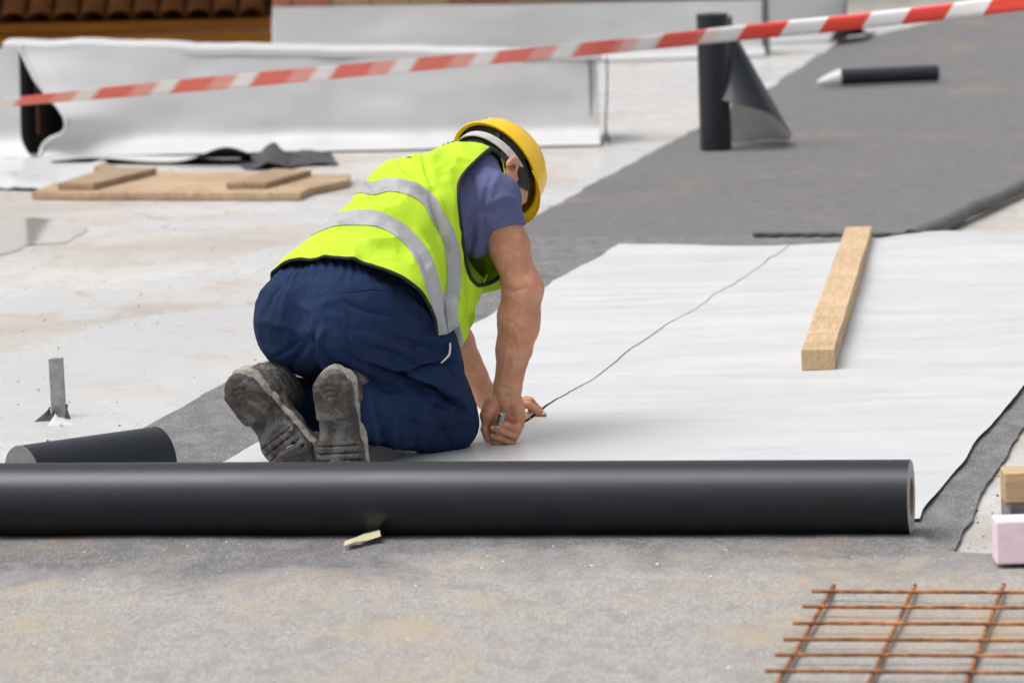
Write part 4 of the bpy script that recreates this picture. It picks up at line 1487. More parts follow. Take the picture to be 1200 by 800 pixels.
# left arm, resting on the sheet
B.cap(shL, elL, .052, .040, .03)
fl1 = elL * .65 + wrL * .35
B.cap(elL, fl1, .040, .040, .02); B.cap(fl1, wrL, .040, .031, .02)
def hl_(x, y, d=0.0):
    return J(x, y, 13.06 + d)
B.cap(wrL, hl_(590, 476), .033, .032, .015)
B.ell(hl_(598, 480, .02), np.eye(3), (.042, .045, .026), .012)
B.cap(hl_(588, 478, -.02), hl_(606, 486, -.05), .017, .013, .008)             # thumb
B.cap(hl_(606, 486, -.05), hl_(618, 489, -.055), .0125, .010, .004)
for (m_, p_, d_, e_) in (((606, 473, -.005), (620, 474, -.015), (631, 483, -.018), (637, 486, -.018)),
                         ((607, 471, .018), (622, 469.5, .014), (632, 480, .012), (634, 488, .01)),
                         ((606, 470, .042), (618, 468, .042), (628, 477, .042), (629, 485, .04)),
                         ((604, 470, .064), (613, 469, .066), (621, 476, .066), (622, 482, .064))):
    q_ = [hl_(*v) for v in (m_, p_, d_, e_)]
    B.cap(q_[0], q_[1], .0115, .0105, .004); B.cap(q_[1], q_[2], .0105, .0095, .0025); B.cap(q_[2], q_[3], .0095, .008, .0025)
V, F = B.mesh(2)
N = normals(V, F)
P = proj(V)
D = 0.0012 * fbm(V, 45, 2, 3)
for pts, amp, w in (([(592, 352), (598, 378), (594, 405), (590, 432), (587, 452)], .0018, 1.3), ([(612, 372), (606, 395), (609, 420), (603, 445)], .0016, 1.2), ([(598, 378), (606, 395)], .0014, 1.1),
                    ([(588, 336), (600, 342), (618, 338)], -.003, 2.5), ([(584, 452), (598, 456), (610, 453)], -.0018, 1.2), ([(580, 462), (594, 464), (610, 462)], -.0014, 1.0),
                    ([(582, 468), (586, 478), (588, 488)], -.003, 1.8), ([(597, 470), (598, 482)], -.002, 1.4), ([(614, 300), (622, 318), (626, 336)], .003, 3), ([(596, 285), (592, 305), (590, 322)], -.003, 3)):
    D = D + fold(V, N, P, pts, amp, w)
V = V + N * D[:, None]
obj('body', V, F, M_SKIN, person)
del B

# finger nails
M_NAIL = simple('finger_nail', (.58, .34, .28, 1), 0.35)
for (x, y, Y, dx, dz) in ((577.5, 500.5, 12.494, -1, .25), (583.5, 500.5, 12.490, -1, .3), (577, 509.5, 12.507, -1, .2), (637.5, 484.5, 13.030, 1, .2), (572, 514.5, 12.524, .1, -1)):
    c = J(x, y, Y); a = unit((dx, 0, dz)); n2 = unit((a[2] * .4, -1, .5)); b = unit(np.cross(n2, a)); 
    th = np.linspace(0, 2 * np.pi, 14, endpoint=False)
    ring = [c + a * .0058 * math.cos(q) + b * .0046 * math.sin(q) + n2 * (.0006 - .0012 * math.sin(q) ** 2) for q in th]
    v = np.array(ring + [c + n2 * .0016] + [r_ - n2 * .004 for r_ in ring])
    obj('finger_nail', v, [(i, (i + 1) % 14, 14) for i in range(14)] + [(15 + i, 15 + (i + 1) % 14, (i + 1) % 14, i) for i in range(14)], M_NAIL, person)

# ------------------------------------------------------------------ cloth materials
def cloth(name, c1, c2, rough=0.85, weave=700, wr=0.35, dirt=None, sheen=0.0):
    t = NT(name)
    n = t.noise(7, 5, 0.6)
    c = t.ramp(n, [(0.3, c1), (0.7, c2)])
    if dirt:
        d = t.noise(11, 7, 0.7, None, 0.5)
        c = t.mix(t.ramp(d, [(0.58, 0), (0.75, dirt[1])]), c, dirt[0])
        c = t.mix(t.ramp(t.voro(38), [(0.03, 0.8), (0.06, 0)]), c, tuple(x * 0.35 for x in c1[:3]) + (1,))
    nm = t.bump(t.noise(weave, 2, 0.6), 0.15, 0.001, t.bump(t.noise(28, 4, 0.6), wr, 0.006))
    return t.out(c, rough, nm, Sheen_Weight=sheen, Specular_IOR_Level=0.25)


M_NAVY = cloth('navy_cloth', (.0075, .0195, .060, 1), (.0115, .028, .082, 1), 0.9, 900, 0.3, ((.045, .06, .09, 1), 0.22), 0.0)
M_HIVIS = cloth('hi_vis_yellow', (.42, .66, .022, 1), (.51, .76, .035, 1), 0.75, 900, 0.5, ((.30, .45, .03, 1), 0.45))
M_REFL = cloth('reflective_band', (.34, .34, .355, 1), (.43, .43, .445, 1), 0.5, 900, 0.6)
M_PIPE = simple('black_piping', (.012, .012, .013, 1), 0.8)
M_SHIRT = cloth('faded_blue_cotton', (.085, .095, .20, 1), (.125, .135, .26, 1), 0.95, 900, 0.3)
M_HAIR = simple('dark_hair', (.018, .012, .009, 1), 0.6, 0.4, 120, 0.6, 300)

# ------------------------------------------------------------------ trousers
lo = np.array([hipC[0] - 0.30, 12.05, -0.005]); hi = np.array([kneeR[0] + 0.16, 13.0, hipC[2] + 0.26])
T = Field(lo, hi, 0.004)
PA = np.array([SP, FP, (0, 0, 1)])
T.ell(hipC + np.array([0, 0, -.005]), PA, (.195, .150, .150), .05)
T.cap(hipC + TA * .02, hipC + TA * .17, .15, .140, .05, flat=NB, fs=0.9)
for s_ in (-1, 1):
    T.ell(hipC + SP * s_ * .083 - FP * .050 + np.array([0, 0, -.02]), PA, (.112, .120, .135), .045)
T.cap(hipR + np.array([0, 0, -.01]), kneeR + np.array([-.01, 0, .02]), .122, .082, .05)
T.cap(hipL + np.array([0, 0, -.01]), kneeL, .118, .080, .05)
T.cap(kneeR + np.array([0, 0, .012]), kneeR + np.array([.015, .01, .0]), .078, .078, .03)
T.cap(J(470, 364, 12.35), J(496, 414, 12.41), .078, .082, .05)
T.cap(J(498, 412, 12.40), J(522, 468, 12.48), .084, .074, .05)
upz = np.array([0, 0, .028])
T.cap(kneeR, kneeR * .45 + ankR * .55 + upz, .078, .088, .018)
T.cap(kneeR * .45 + ankR * .55 + upz, ankR + (kneeR - ankR) * .04 + upz, .088, .084, .012)
T.cap(kneeL, ankL + (kneeL - ankL) * .06 + upz, .078, .082, .012)
# cleft and seat fold
cl0 = hipC - FP * .175 + np.array([0, 0, .05]); cl1 = hipC - FP * .172 + np.array([0, 0, -.13])
T.cap(cl0, cl1, .002, .016, .06, True)
# creases: behind the knee, hip fold, calf
def crease(pts, r=.006, k=.02):
    q = [J(*p) for p in pts]
    for a, b in zip(q[:-1], q[1:]):
        T.cap(a, b, r, r, k, True)
V, F = T.mesh(2)
N = normals(V, F)
# displacement folds measured along the visible surface
P = proj(V)
D = np.zeros(len(V))
for pts, amp, w in (([(436, 430), (470, 441), (505, 455), (540, 478)], -.016, 5), ([(434, 429), (470, 440), (505, 454), (546, 480)], -.014, 2.2), ([(437, 426), (470, 434), (510, 446), (545, 470)], .008, 5),
                    ([(470, 437), (500, 428), (532, 424)], -.007, 3), ([(480, 430), (520, 416), (533, 412)], .005, 3.5),
                    ([(452, 415), (470, 432), (476, 441)], -.005, 3), ([(446, 380), (480, 392), (520, 398)], .005, 5), ([(455, 388), (490, 401), (525, 408)], -.005, 4),
                    ([(455, 480), (490, 496), (530, 504), (550, 498)], -.004, 3), ([(440, 470), (448, 500), (452, 528)], -.006, 4), ([(452, 462), (460, 500), (462, 530)], .004, 4),
                    ([(430, 455), (437, 490), (440, 525)], .006, 4), ([(500, 520), (520, 505), (550, 495)], -.004, 3), ([(505, 470), (530, 480), (552, 490)], -.005, 3),
                    ([(520, 450), (540, 468), (554, 486)], .004, 3), ([(366, 396), (368, 420), (376, 440)], -.010, 5), ([(360, 400), (345, 425), (335, 440)], -.005, 4),
                    ([(374, 402), (390, 424), (410, 436)], -.006, 4), ([(490, 350), (505, 365), (528, 390)], -.004, 3), ([(470, 345), (495, 362), (520, 395)], .004, 4),
                    ([(372, 312), (364, 345), (362, 385)], -.0015, 1.6), ([(405, 500), (430, 520), (470, 528)], -.005, 4),
                    ([(400, 352), (430, 366), (470, 372)], -.003, 3), ([(420, 392), (455, 400), (500, 420)], .004, 3.5), ([(425, 400), (460, 410), (495, 428)], -.005, 3),
                    ([(330, 330), (318, 350), (312, 372)], -.004, 3), ([(345, 325), (333, 350), (328, 380)], .003, 4), ([(350, 400), (335, 412), (322, 418)], -.004, 3),
                    ([(380, 385), (372, 405), (370, 425)], .006, 4), ([(400, 410), (420, 424), (440, 430)], -.005, 3), ([(505, 480), (520, 500), (528, 525)], -.004, 3),
                    ([(480, 470), (488, 495), (486, 522)], -.004, 3), ([(468, 468), (475, 495), (472, 522)], .003, 3.5), ([(535, 455), (525, 470), (500, 478)], -.005, 2.5), ([(538, 465), (528, 480), (505, 488)], .004, 3),
                    ([(515, 405), (524, 430), (540, 452)], -.004, 3), ([(440, 445), (452, 455), (470, 458)], -.005, 3)):
    D += fold(V, N, P, pts, amp, w)
# fine gathers under the waistband
D += 0.0012 * np.sin(P[:, 0] * 0.6 + 5 * vnoise(V, 14, 4)) * (1 + vnoise(V, 9, 7)) * np.exp(-((P[:, 1] - 312 - 0.002 * (P[:, 0] - 400) ** 2) / 14) ** 2)
D *= 1.8
D += 0.005 * fbm(V * np.array([1, 1, .6]), 9, 3, 5) + 0.0036 * (ridged(V + .04 * np.stack([vnoise(V, 8, 1), vnoise(V, 8, 2), vnoise(V, 8, 3)], -1), 14, 2, 9) - .4)
V = V + N * D[:, None]
V[:, 2] = np.maximum(V[:, 2], 0.0185 + 0.003 * (vnoise(V, 30, 2) + 1) * (V[:, 2] < .02))
TV, TF = V, tri(F)
TN = normals(TV, TF)
sv, sf = solid(TV, TF, TN, 0.004)
trous = obj('trousers', sv, sf, M_NAVY, person)


def patch(V, F, N, poly, off, mat, name, parent, th=0.003, seam=None):
    c = np.maximum(sd_poly(proj(V), poly), np.where(near_mask(V, N) > 0.02, -50, 50))
    v, f, (n,), ed = clip(V, F, c, (N,))
    if len(f) == 0:
        return None
    par = np.arange(len(v))                           # keep the largest connected piece
    for _ in range(200):
        m = par[f].min(1)
        new = par.copy()
        for j in range(3):
            np.minimum.at(new, f[:, j], m)
        new = new[new]
        if (new == par).all():
            break
        par = new
    big = np.bincount(par[f[:, 0]]).argmax()
    f = f[par[f[:, 0]] == big]
    used = np.unique(f); rm = np.full(len(v), -1); rm[used] = np.arange(len(used))
    v, n, f = v[used], n[used], rm[f]
    n /= np.linalg.norm(n, axis=1)[:, None]
    sv, sf = solid(v + n * off, f, n, th)
    return obj(name, sv, sf, mat, parent)


patch(TV, TF, TN, spline([(396, 340), (436, 336), (480, 338), (489, 372), (485, 400), (448, 407), (414, 405), (402, 380)], 60, True), .0055, M_NAVY, 'back_pocket', trous)
patch(TV, TF, TN, [(395, 338), (437, 334), (481, 336), (482, 343), (437, 341), (396, 345)], .0065, M_NAVY, 'pocket_flap', trous)
patch(TV, TF, TN, spline([(474, 441), (500, 428), (528, 422), (541, 446), (547, 462), (520, 462), (492, 455)], 50, True), .0030, M_NAVY, 'cargo_pocket', trous)
# pale piping at the side pocket
M_PALE = simple('pale_reflective_piping', (.72, .72, .73, 1), 0.5)
pts = [surf(TV, TN, x, y) + np.array([0.0, -.006, .002]) for x, y in ((519, 425), (528, 417), (530, 403))]
obj('piping', *tube(spline(pts, 20), .0026, 8), M_PALE, trous)

# ------------------------------------------------------------------ shirt
lo = np.array([hipC[0] - 0.1, 12.2, hipC[2] - .05]); hi = np.array([shR[0] + 0.16, 13.0, headC[2] + .12])
S = Field(lo, hi, 0.004)
for a, b, ra, rb in ((hipC + TA * .1, sp1, .14, .15), (sp1, sp2, .145, .145), (sp2, sp3, .145, .116), (sp3, neck0, .098, .058)):
    S.cap(a, b, ra, rb, .04, flat=NB, fs=0.8)
S.cap(sp3, shR, .082, .062, .04); S.cap(sp3, shL, .078, .060, .04)
slv = shR + (elR - shR) * .45
slL = shL + (elL - shL) * .45
for sh_, el_, sl_, pp_, nn_ in ((shR, elR, slv, J(598, 266, 12.5), shR - elR + np.array([0.03, 0.05, 0])), (shL, elL, slL, slL, shL - elL)):
    S2 = Field(lo, hi, 0.004)
    S2.cap(sh_, sl_ + (el_ - sh_) * .2, .064, .0615, .02)
    S2.plane(pp_, nn_)
    S2.cap(sl_ - (el_ - sh_) * .05, el_, .0545, .0535, .004, True)
    h_ = np.maximum(.03 - np.abs(S.a - S2.a), 0) / .03
    S.a = np.minimum(S.a, S2.a) - h_ * h_ * .03 * .25
S.cap(shR + np.array([-.035, .02, -.055]), shR + np.array([-.05, .02, -.12]), .05, .04, .05)
V, F = S.mesh(2)
N = normals(V, F); P = proj(V)
D = np.zeros(len(V))
for pts, amp, w in (([(578, 205), (570, 222), (566, 245), (568, 268)], -.008, 3.5), ([(585, 200), (577, 218), (573, 240)], .006, 3.5), ([(552, 205), (556, 228), (558, 248)], -.006, 3),
                    ([(548, 258), (558, 250), (566, 246)], -.006, 2.5), ([(554, 262), (552, 285), (550, 300)], -.006, 2.5), ([(562, 258), (560, 280), (558, 300)], .005, 3),
                    ([(575, 238), (590, 230), (608, 232)], .005, 3.5), ([(574, 248), (590, 240), (612, 240)], -.004, 3), ([(575, 262), (590, 250), (612, 250)], .003, 3), ([(590, 215), (600, 225), (612, 240)], -.003, 3)):
    D += fold(V, N, P, pts, amp, w)
D += 0.003 * fbm(V, 14, 3, 15) + .0018 * ridged(V, 24, 2, 19)
V = V + N * D[:, None]
F = tri(F); N = normals(V, F)
def cutplane(V, F, N, p, n, near=None, r=.2):
    c = -((V - p) @ unit(n))
    if near is not None:
        c = np.where(np.linalg.norm(V - near, axis=1) < r, c, -1.0)
    return clip(V, F, c, (N,))
nd = unit(headC - neck0)
def neckcut(V, off):
    rel = V - neck0
    h = rel @ nd
    return np.minimum(h - off, .098 - np.linalg.norm(rel - np.outer(h, nd), axis=1))
V, F, (N,), _ = clip(V, F, neckcut(V, .058), (N,))
V, F, (N,), _ = clip(V, F, 0.030 - (V - (hipC + TA * .12)) @ TA, (N,))
sv, sf = solid(V, F, N, .0035)
shirt = obj('shirt', sv, sf, M_SHIRT, person)
SVV, SFF, SNN = V, F, N
patch(SVV, SFF, SNN, [(549, 307), (556, 303), (566, 303), (564, 312), (556, 325), (549, 322)], .0015, simple('teal_print', (.035, .22, .29, 1), .9), 'hem_trim', shirt)

# ------------------------------------------------------------------ vest
lo = np.array([hipC[0] - 0.26, 12.1, hipC[2] - .20]); hi = np.array([shR[0] + 0.12, 13.05, headC[2] + .13])
W = Field(lo, hi, 0.004)
W.ell(hipC + TA * .05 - np.array([0, 0, .0]), PA, (.205, .165, .165), .05)
for s_ in (-1, 1):
    W.ell(hipC + SP * s_ * .083 - FP * .040 + TA * .05, PA, (.118, .128, .138), .045)
for a, b, ra, rb in ((hipC + TA * .06, sp1, .172, .170), (sp1, sp2, .170, .172), (sp2, sp3, .172, .138), (sp3, neck0 + np.array([-.010, 0, -.008]), .116, .062)):
    W.cap(a, b, ra, rb, .05, flat=NB, fs=0.86)
W.cap(sp3, shR * .8 + sp3 * .2 + np.array([-.014, 0, -.004]), .105, .072, .035)
W.cap(sp3, shL * .8 + sp3 * .2, .095, .08, .035)
W.cap(J(568, 262, 12.66), J(575, 326, 12.64), .055, .034, .05)
# hanging front
W.cap(J(472, 336, 12.315), J(509, 366, 12.36), .102, .066, .05)
W.cap(J(506, 330, 12.42), J(529, 396, 12.45), .075, .026, .05, flat=(0, 1, 0), fs=.6)
W.cap(J(530, 330, 12.48), J(534, 385, 12.48), .05, .026, .05)
W.cap(J(552, 305, 12.52), J(552, 347, 12.50), .055, .026, .05)
W.cap(J(575, 295, 12.60), J(579, 326, 12.58), .045, .026, .05)
W.cap(J(535, 320, 12.70), J(535, 370, 12.68), .07, .05, .06)
V, F = W.mesh(2)
N = normals(V, F); P = proj(V)
D = np.zeros(len(V))
for pts, amp, w in (([(455, 190), (478, 212), (500, 222), (506, 232)], .006, 6), ([(470, 195), (492, 215), (505, 240), (516, 275)], -.005, 5), ([(496, 178), (500, 200), (505, 215)], -.005, 3),
                    ([(503, 228), (511, 250), (521, 278), (527, 300)], -.008, 3), ([(512, 232), (522, 262), (531, 290)], .006, 4), ([(470, 270), (495, 300), (508, 335)], -.005, 4),
                    ([(488, 270), (508, 305), (516, 350), (520, 382)], .008, 5), ([(500, 300), (514, 340), (522, 375)], -.008, 4), ([(528, 300), (525, 340), (528, 390)], -.006, 4),
                    ([(536, 330), (538, 365), (540, 400)], .006, 5), ([(420, 235), (450, 240), (480, 262)], .004, 7), ([(415, 208), (432, 222), (440, 236)], -.004, 4), ([(380, 260), (420, 275), (455, 300)], -.004, 7),
                    ([(545, 310), (552, 340), (548, 370)], -.005, 4)):
    D += fold(V, N, P, pts, amp, w)
D *= 1.9
warp = V + .03 * np.stack([vnoise(V, 9, 1), vnoise(V, 9, 2), vnoise(V, 9, 3)], -1)
D += 0.005 * fbm(V, 7, 3, 25) +   .0052 * (ridged(warp * np.array([1, 1, .55]), 13, 2, 29) - .4)
V = V + N * D[:, None]
F = tri(F); N = normals(V, F)
WV0, WF0, WN0 = V, F, N
# hem
pa, pb, pc = surf(V, N, 324, 312), surf(V, N, 405, 301), surf(V, N, 513, 384)
hn = unit(np.cross(pb - pa, pc - pa)); hn = hn if hn @ TA > 0 else -hn
edges = []
def vclip(c):
    global V, F, N
    V, F, (N,), e = clip(V, F, c, (N,))
    return V[e[:, 0]], V[e[:, 1]]
tipw = np.clip((proj(V)[:, 0] - 512) / 30, 0, 1)
seg = [vclip(-((V - pb) @ hn) + .004 * vnoise(V, 9, 6) - .45 * tipw)]
arm_poly = spline([(577, 174), (560, 187), (547, 200), (538.5, 213), (536.6, 230), (538.4, 250), (541, 271), (545.5, 303), (551, 324), (561, 335), (573, 332), (586, 324), (600, 305), (612, 260), (610, 215), (600, 196), (590, 184)], 120, True)
side = (V - sp3) @ ST
Pj = proj(V)
arm_sd = np.maximum(np.maximum(sd_poly(Pj, arm_poly) * 0.0023, (0.02 - side)), -0.06 * (near_mask(V, N) - .02))
seg.append(vclip(-arm_sd))
seg.append(vclip(0.105 - np.linalg.norm(V - (shL + np.array([0.03, .06, -.03])), axis=1)))
seg.append(vclip(neckcut(V, .046)))
N = normals(V, F)
sv, sf = solid(V, F, N, .003)
vest = obj('vest', sv, sf, M_HIVIS, person)
for i, (a, b) in enumerate(seg):
    if i == 2:
        continue
    if i == 1:                                        # follow the armhole outline over the cut edge's points
        pts = np.concatenate([a, b]); pp = proj(pts)
        run, runs = [], []
        for w in np.concatenate([arm_poly, arm_poly[:1]]):
            d = np.hypot(*(pp - w).T)
            m = d < 3.0
            if m.any():
                run.append(pts[m][np.argmin(pts[m][:, 1])])
            elif len(run):
                runs.append(run); run = []
        runs.append(run)
        for run in runs:
            if len(run) > 7:
                q = smooth_path(np.array(run), False, 8, .008)
                obj('piping', *tube(q, .0056, 8), M_PIPE, vest)
        continue
    pts, inv = np.unique(np.round(np.concatenate([a, b]), 6), axis=0, return_inverse=True)
    inv = inv.ravel()
    E = np.stack([inv[:len(a)], inv[len(a):]], -1)
    for lp, cl in sorted(loops(pts, E, 30), key=lambda q: -len(q[0]))[:(1 if i else 9)]:
        obj('piping', *tube(smooth_path(lp, cl, 6, .008), .0048, 8, closed=cl), M_PIPE, vest)
# reflective bands
def band(line, hw, name):
    q = np.asarray(line, float)
    P = proj(V)
    d = np.full(len(P), 1e9)
    for a, b in zip(q[:-1], q[1:]):
        e = b - a; w = P - a
        h = np.clip((w @ e) / (e @ e), 0, 1)
        d = np.minimum(d, np.hypot(*(w - h[:, None] * e).T))
    c = np.maximum(d - hw + 1.2 * vnoise(V, 16, 3), np.where((near_mask(V, N) > -0.35) & (V[:, 1] < 12.78), -20, 20))
    v, f, (n,), _ = clip(V, F, c, (N,))
    n /= np.linalg.norm(n, axis=1)[:, None]
    sv, sf = solid(v + n * .0022, f, n, .002)
    obj(name, sv, sf, M_REFL, vest)
band(spline([(370, 248), (389, 234), (417, 219), (436, 221), (458, 216), (484, 222), (503, 235), (513, 254), (524, 274), (531, 300), (531, 332), (527, 366), (533, 395), (540, 430)], 60), 8.0, 'reflective_band')
band(spline([(325, 293), (347, 278), (376, 262), (404, 256), (439, 256), (465, 267), (484, 284), (498, 306), (507, 334), (514, 362), (518, 392)], 50), 8.2, 'reflective_band')
M_INK = simple('blue_print', (.02, .17, .22, 1), .9)
for (x, y, w_, h_) in ((519, 169.5, 3.0, 1.6), (525, 168, 2.0, 1.8), (530, 166.7, 2.6, 1.3), (534, 165.6, 1.6, 1.2), (479, 185, 3.5, 1.0)):
    patch(V, F, N, [(x - w_, y), (x - w_ * .4, y - h_), (x + w_, y - h_ * 1.2), (x + w_ * .6, y + h_ * .6)], .0012, M_INK, 'printed_mark', vest, .001)

# ------------------------------------------------------------------ hair, hard hat
Hh = Field(headC - .19, headC + .17, .003)
Hh.ell(headC - FH * 0.014, HA, (.099, .0815, .109), .01)
Hh.ell(rimC - FH * .048 - UH * .040 + RH * .008, HA, (.068, .070, .060), .02)
Hh.ell(headC + FH * 0.115 - UH * 0.055, HA, (.085, .12, .10), .01, True)
Hh.ell(headC + RH * 0.085 - UH * 0.055 + FH * .01, HA, (.034, .03, .05), .012, True)
Hh.ell(headC - RH * 0.085 - UH * 0.055 + FH * .01, HA, (.034, .03, .05), .012, True)
Hh.ell(headC - FH * .05 - UH * .15, HA, (.12, .12, .06), .02, True)
V, F = Hh.mesh(1)
N = normals(V, F)
V = V + N * (0.0022 * ridged(V * np.array([1, 1, 1]), 70, 2, 3) + .001)[:, None]
obj('hair', V, F, M_HAIR, person)

t = NT('yellow_helmet_plastic')
n_ = t.noise(25, 5, .6)
M_YEL = t.out(t.mix(t.ramp(t.noise(60, 5, .7), [(0.6, 0), (0.75, .35)]), t.ramp(n_, [(0.3, (.86, .50, .004, 1)), (0.7, (.92, .58, .008, 1))]), (.45, .25, .03, 1)), 0.34, t.bump(t.noise(20, 3), .05, .005))
M_STRAP = simple('grey_strap', (.46, .46, .45, 1), 0.6, 0.15, 60, .1, 90)
hat = empty('hard_hat', rimC - base, None, None)
hat.parent = person
RA, RB = .142, .116            # rim half length and half width
th = np.linspace(0, 2 * np.pi, 72, endpoint=False)
def hatpt(a, k, u):
    """point on the shell: a angle round the rim (0 = front), k scale, u height"""
    fr = np.cos(a); ri = np.sin(a)
    ext = np.where(fr > 0, 1 + .02 * fr, 1.0)
    return rimC + np.outer(fr * RA * ext * k, FH) + np.outer(ri * RB * k, RH) + u * UH
prof_o = [(1.05, .000), (1.055, .006), (1.03, .011), (1.0, .013), (.985, .03), (.955, .055), (.89, .085), (.78, .107), (.62, .122), (.42, .131), (.2, .135), (.02, .136)]
prof_i = [(.02, .131), (.4, .126), (.75, .103), (.92, .055), (.965, .02), (.97, .003), (1.035, -.001)]
rings = [hatpt(th, k, u) for k, u in prof_o]
def ringmesh(rings, close=True):
    n = len(rings[0]); m = len(rings)
    idx = np.arange(m * n).reshape(m, n)
    q = np.stack([idx[:-1], np.roll(idx[:-1], -1, 1), np.roll(idx[1:], -1, 1), idx[1:]], -1).reshape(-1, 4)
    if close:
        l, f0 = idx[-1], idx[0]
        q = np.concatenate([q, np.stack([l, np.roll(l, -1), np.roll(f0, -1), f0], -1)])
    return np.concatenate(rings), q
v, q = ringmesh([hatpt(th, k, u) for k, u in prof_o + prof_i])
# front visor
shell = obj('shell', v, q, M_YEL, hat, sharp=45)
a_ = np.linspace(-1.15, 1.15, 40)
vis = []
for k_, u_ in ((1.02, .008), (1.10, .004), (1.16, -.004), (1.165, -.007), (1.10, .000), (1.02, .003)):
    ext = 1 + (k_ - 1) * np.cos(a_ / 1.15 * math.pi / 2) ** .7
    vis.append(np.array([hatpt(np.array([aa]), e_, u_)[0] for aa, e_ in zip(a_, ext)]))
idx = np.arange(6 * 40).reshape(6, 40)
q = np.concatenate([np.stack([idx[i, :-1], idx[i, 1:], idx[(i + 1) % 6, 1:], idx[(i + 1) % 6, :-1]], -1) for i in range(6)])
obj('visor', np.concatenate(vis), q, M_YEL, hat, sharp=45)
# crown ridges
for off in (-.03, 0, .03):
    rp = []
    for s in np.linspace(-1, 1, 30):
        fr = s * .86
        rad = math.sqrt(max(0, 1 - (fr) ** 2 - (off / RB) ** 2))
        rp.append(rimC + FH * RA * fr + RH * off + UH * (.012 + .124 * rad ** .8))
    obj('crown_ridge', *tube(np.array(rp), .005, 8), M_YEL, hat)
# suspension band
def bandring(ka, kb, u0, u1, name, mat, thk=.002, tilt=0.0, aa=th):
    r0 = [rimC + FH * (ka * math.cos(a) - .004) + RH * (.012 + kb * math.sin(a)) + UH * (u0 + tilt * (math.cos(a) - 1) * .5 * -1) for a in aa]
    r1 = [p + UH * (u1 - u0) for p in r0]
    out = [unit(FH * math.cos(a) / ka + RH * math.sin(a) / kb) for a in aa]
    r2 = [p + o * thk for p, o in zip(r1, out)]; r3 = [p + o * thk for p, o in zip(r0, out)]
    v, q = ringmesh([np.array(r) for r in (r0, r1, r2, r3)], True)
    return obj(name, v, q, mat, hat, sharp=40)
bandring(.121, .0935, -.048, -.018, 'headband', M_STRAP, .003, -.010)
M_HATDARK = simple('hat_shade_and_clip', (.022, .015, .011, 1), 0.9, .4, 60)  # dark brown for the painted shade inside the shell and for the clips
v, q = ringmesh([np.array([rimC + FH * (ka * math.cos(a) + (.006 if ka < .11 else 0)) + RH * ((.012 if ka < .11 else 0) + kb * math.sin(a)) + UH * u for a in th]) for ka, kb, u in ((.098, .084, -.006), (.134, .1085, .010), (.134, .1085, .016), (.098, .084, .002))], True)
q = q[[(abs(((f_[0] % 72) / 72 * 2 * math.pi) - math.pi) < 1.75) for f_ in q]]
used = np.unique(q); rm_ = np.full(len(v), -1); rm_[used] = np.arange(len(used))
obj('inner_shade_ring', v[used], rm_[q], M_HATDARK, hat, sharp=40)  # added ring whose dark colour paints the shade and hair under the shell
for a in (0.9, 2.25, -0.9, -2.25):
    p0 = hatpt(np.array([a]), .93, .012)[0]
    p1 = rimC + FH * (.106 * math.cos(a) + .002) + RH * (.012 + .0885 * math.sin(a)) - UH * .02
    tg_ = unit(FH * -math.sin(a) + RH * math.cos(a))
    v, f = boxv((p0 + p1) / 2, (p1 - p0) / 2, tg_ * .007, unit(np.cross(p1 - p0, tg_)) * .0016)
    obj('strap_clip', v, f, M_HATDARK, hat, smooth=False)

# ------------------------------------------------------------------ boots
def boot_mats():
    t = NT('worn_boot_leather')
    n = t.noise(24, 6, .7)
    c = t.ramp(n, [(0.3, (.028, .025, .024, 1)), (0.6, (.075, .067, .061, 1))])
    c = t.mix(t.ramp(t.noise(30, 7, .75), [(0.48, 0), (0.62, .8)]), c, (.20, .172, .148, 1))
    up = t.out(c, .75, t.bump(n, .5, .006))
    t = NT('muddy_sole')
    n = t.noise(30, 7, .7, None, 1.0)
    c = t.ramp(n, [(0.3, (.018, .015, .013, 1)), (0.5, (.042, .035, .030, 1)), (0.7, (.10, .085, .073, 1))])
    c = t.mix(t.ramp(t.noise(11, 6, .65, None, .8), [(0.50, 0), (0.57, .85)]), c, (.115, .112, .112, 1))
    so = t.out(c, .65, t.bump(n, .7, .008))
    t = NT('dusty_welt')
    n = t.noise(34, 6, .7)
    c = t.ramp(n, [(0.3, (.15, .132, .115, 1)), (0.6, (.38, .345, .31, 1))])
    we = t.out(c, .9, t.bump(n, .6, .006))
    return up, so, we
M_BUP, M_BSOLE, M_BWELT = boot_mats()
M_COLLAR = simple('cracked_collar', (.028, .027, .028, 1), .7, .8, 70, .7, 90, .006)


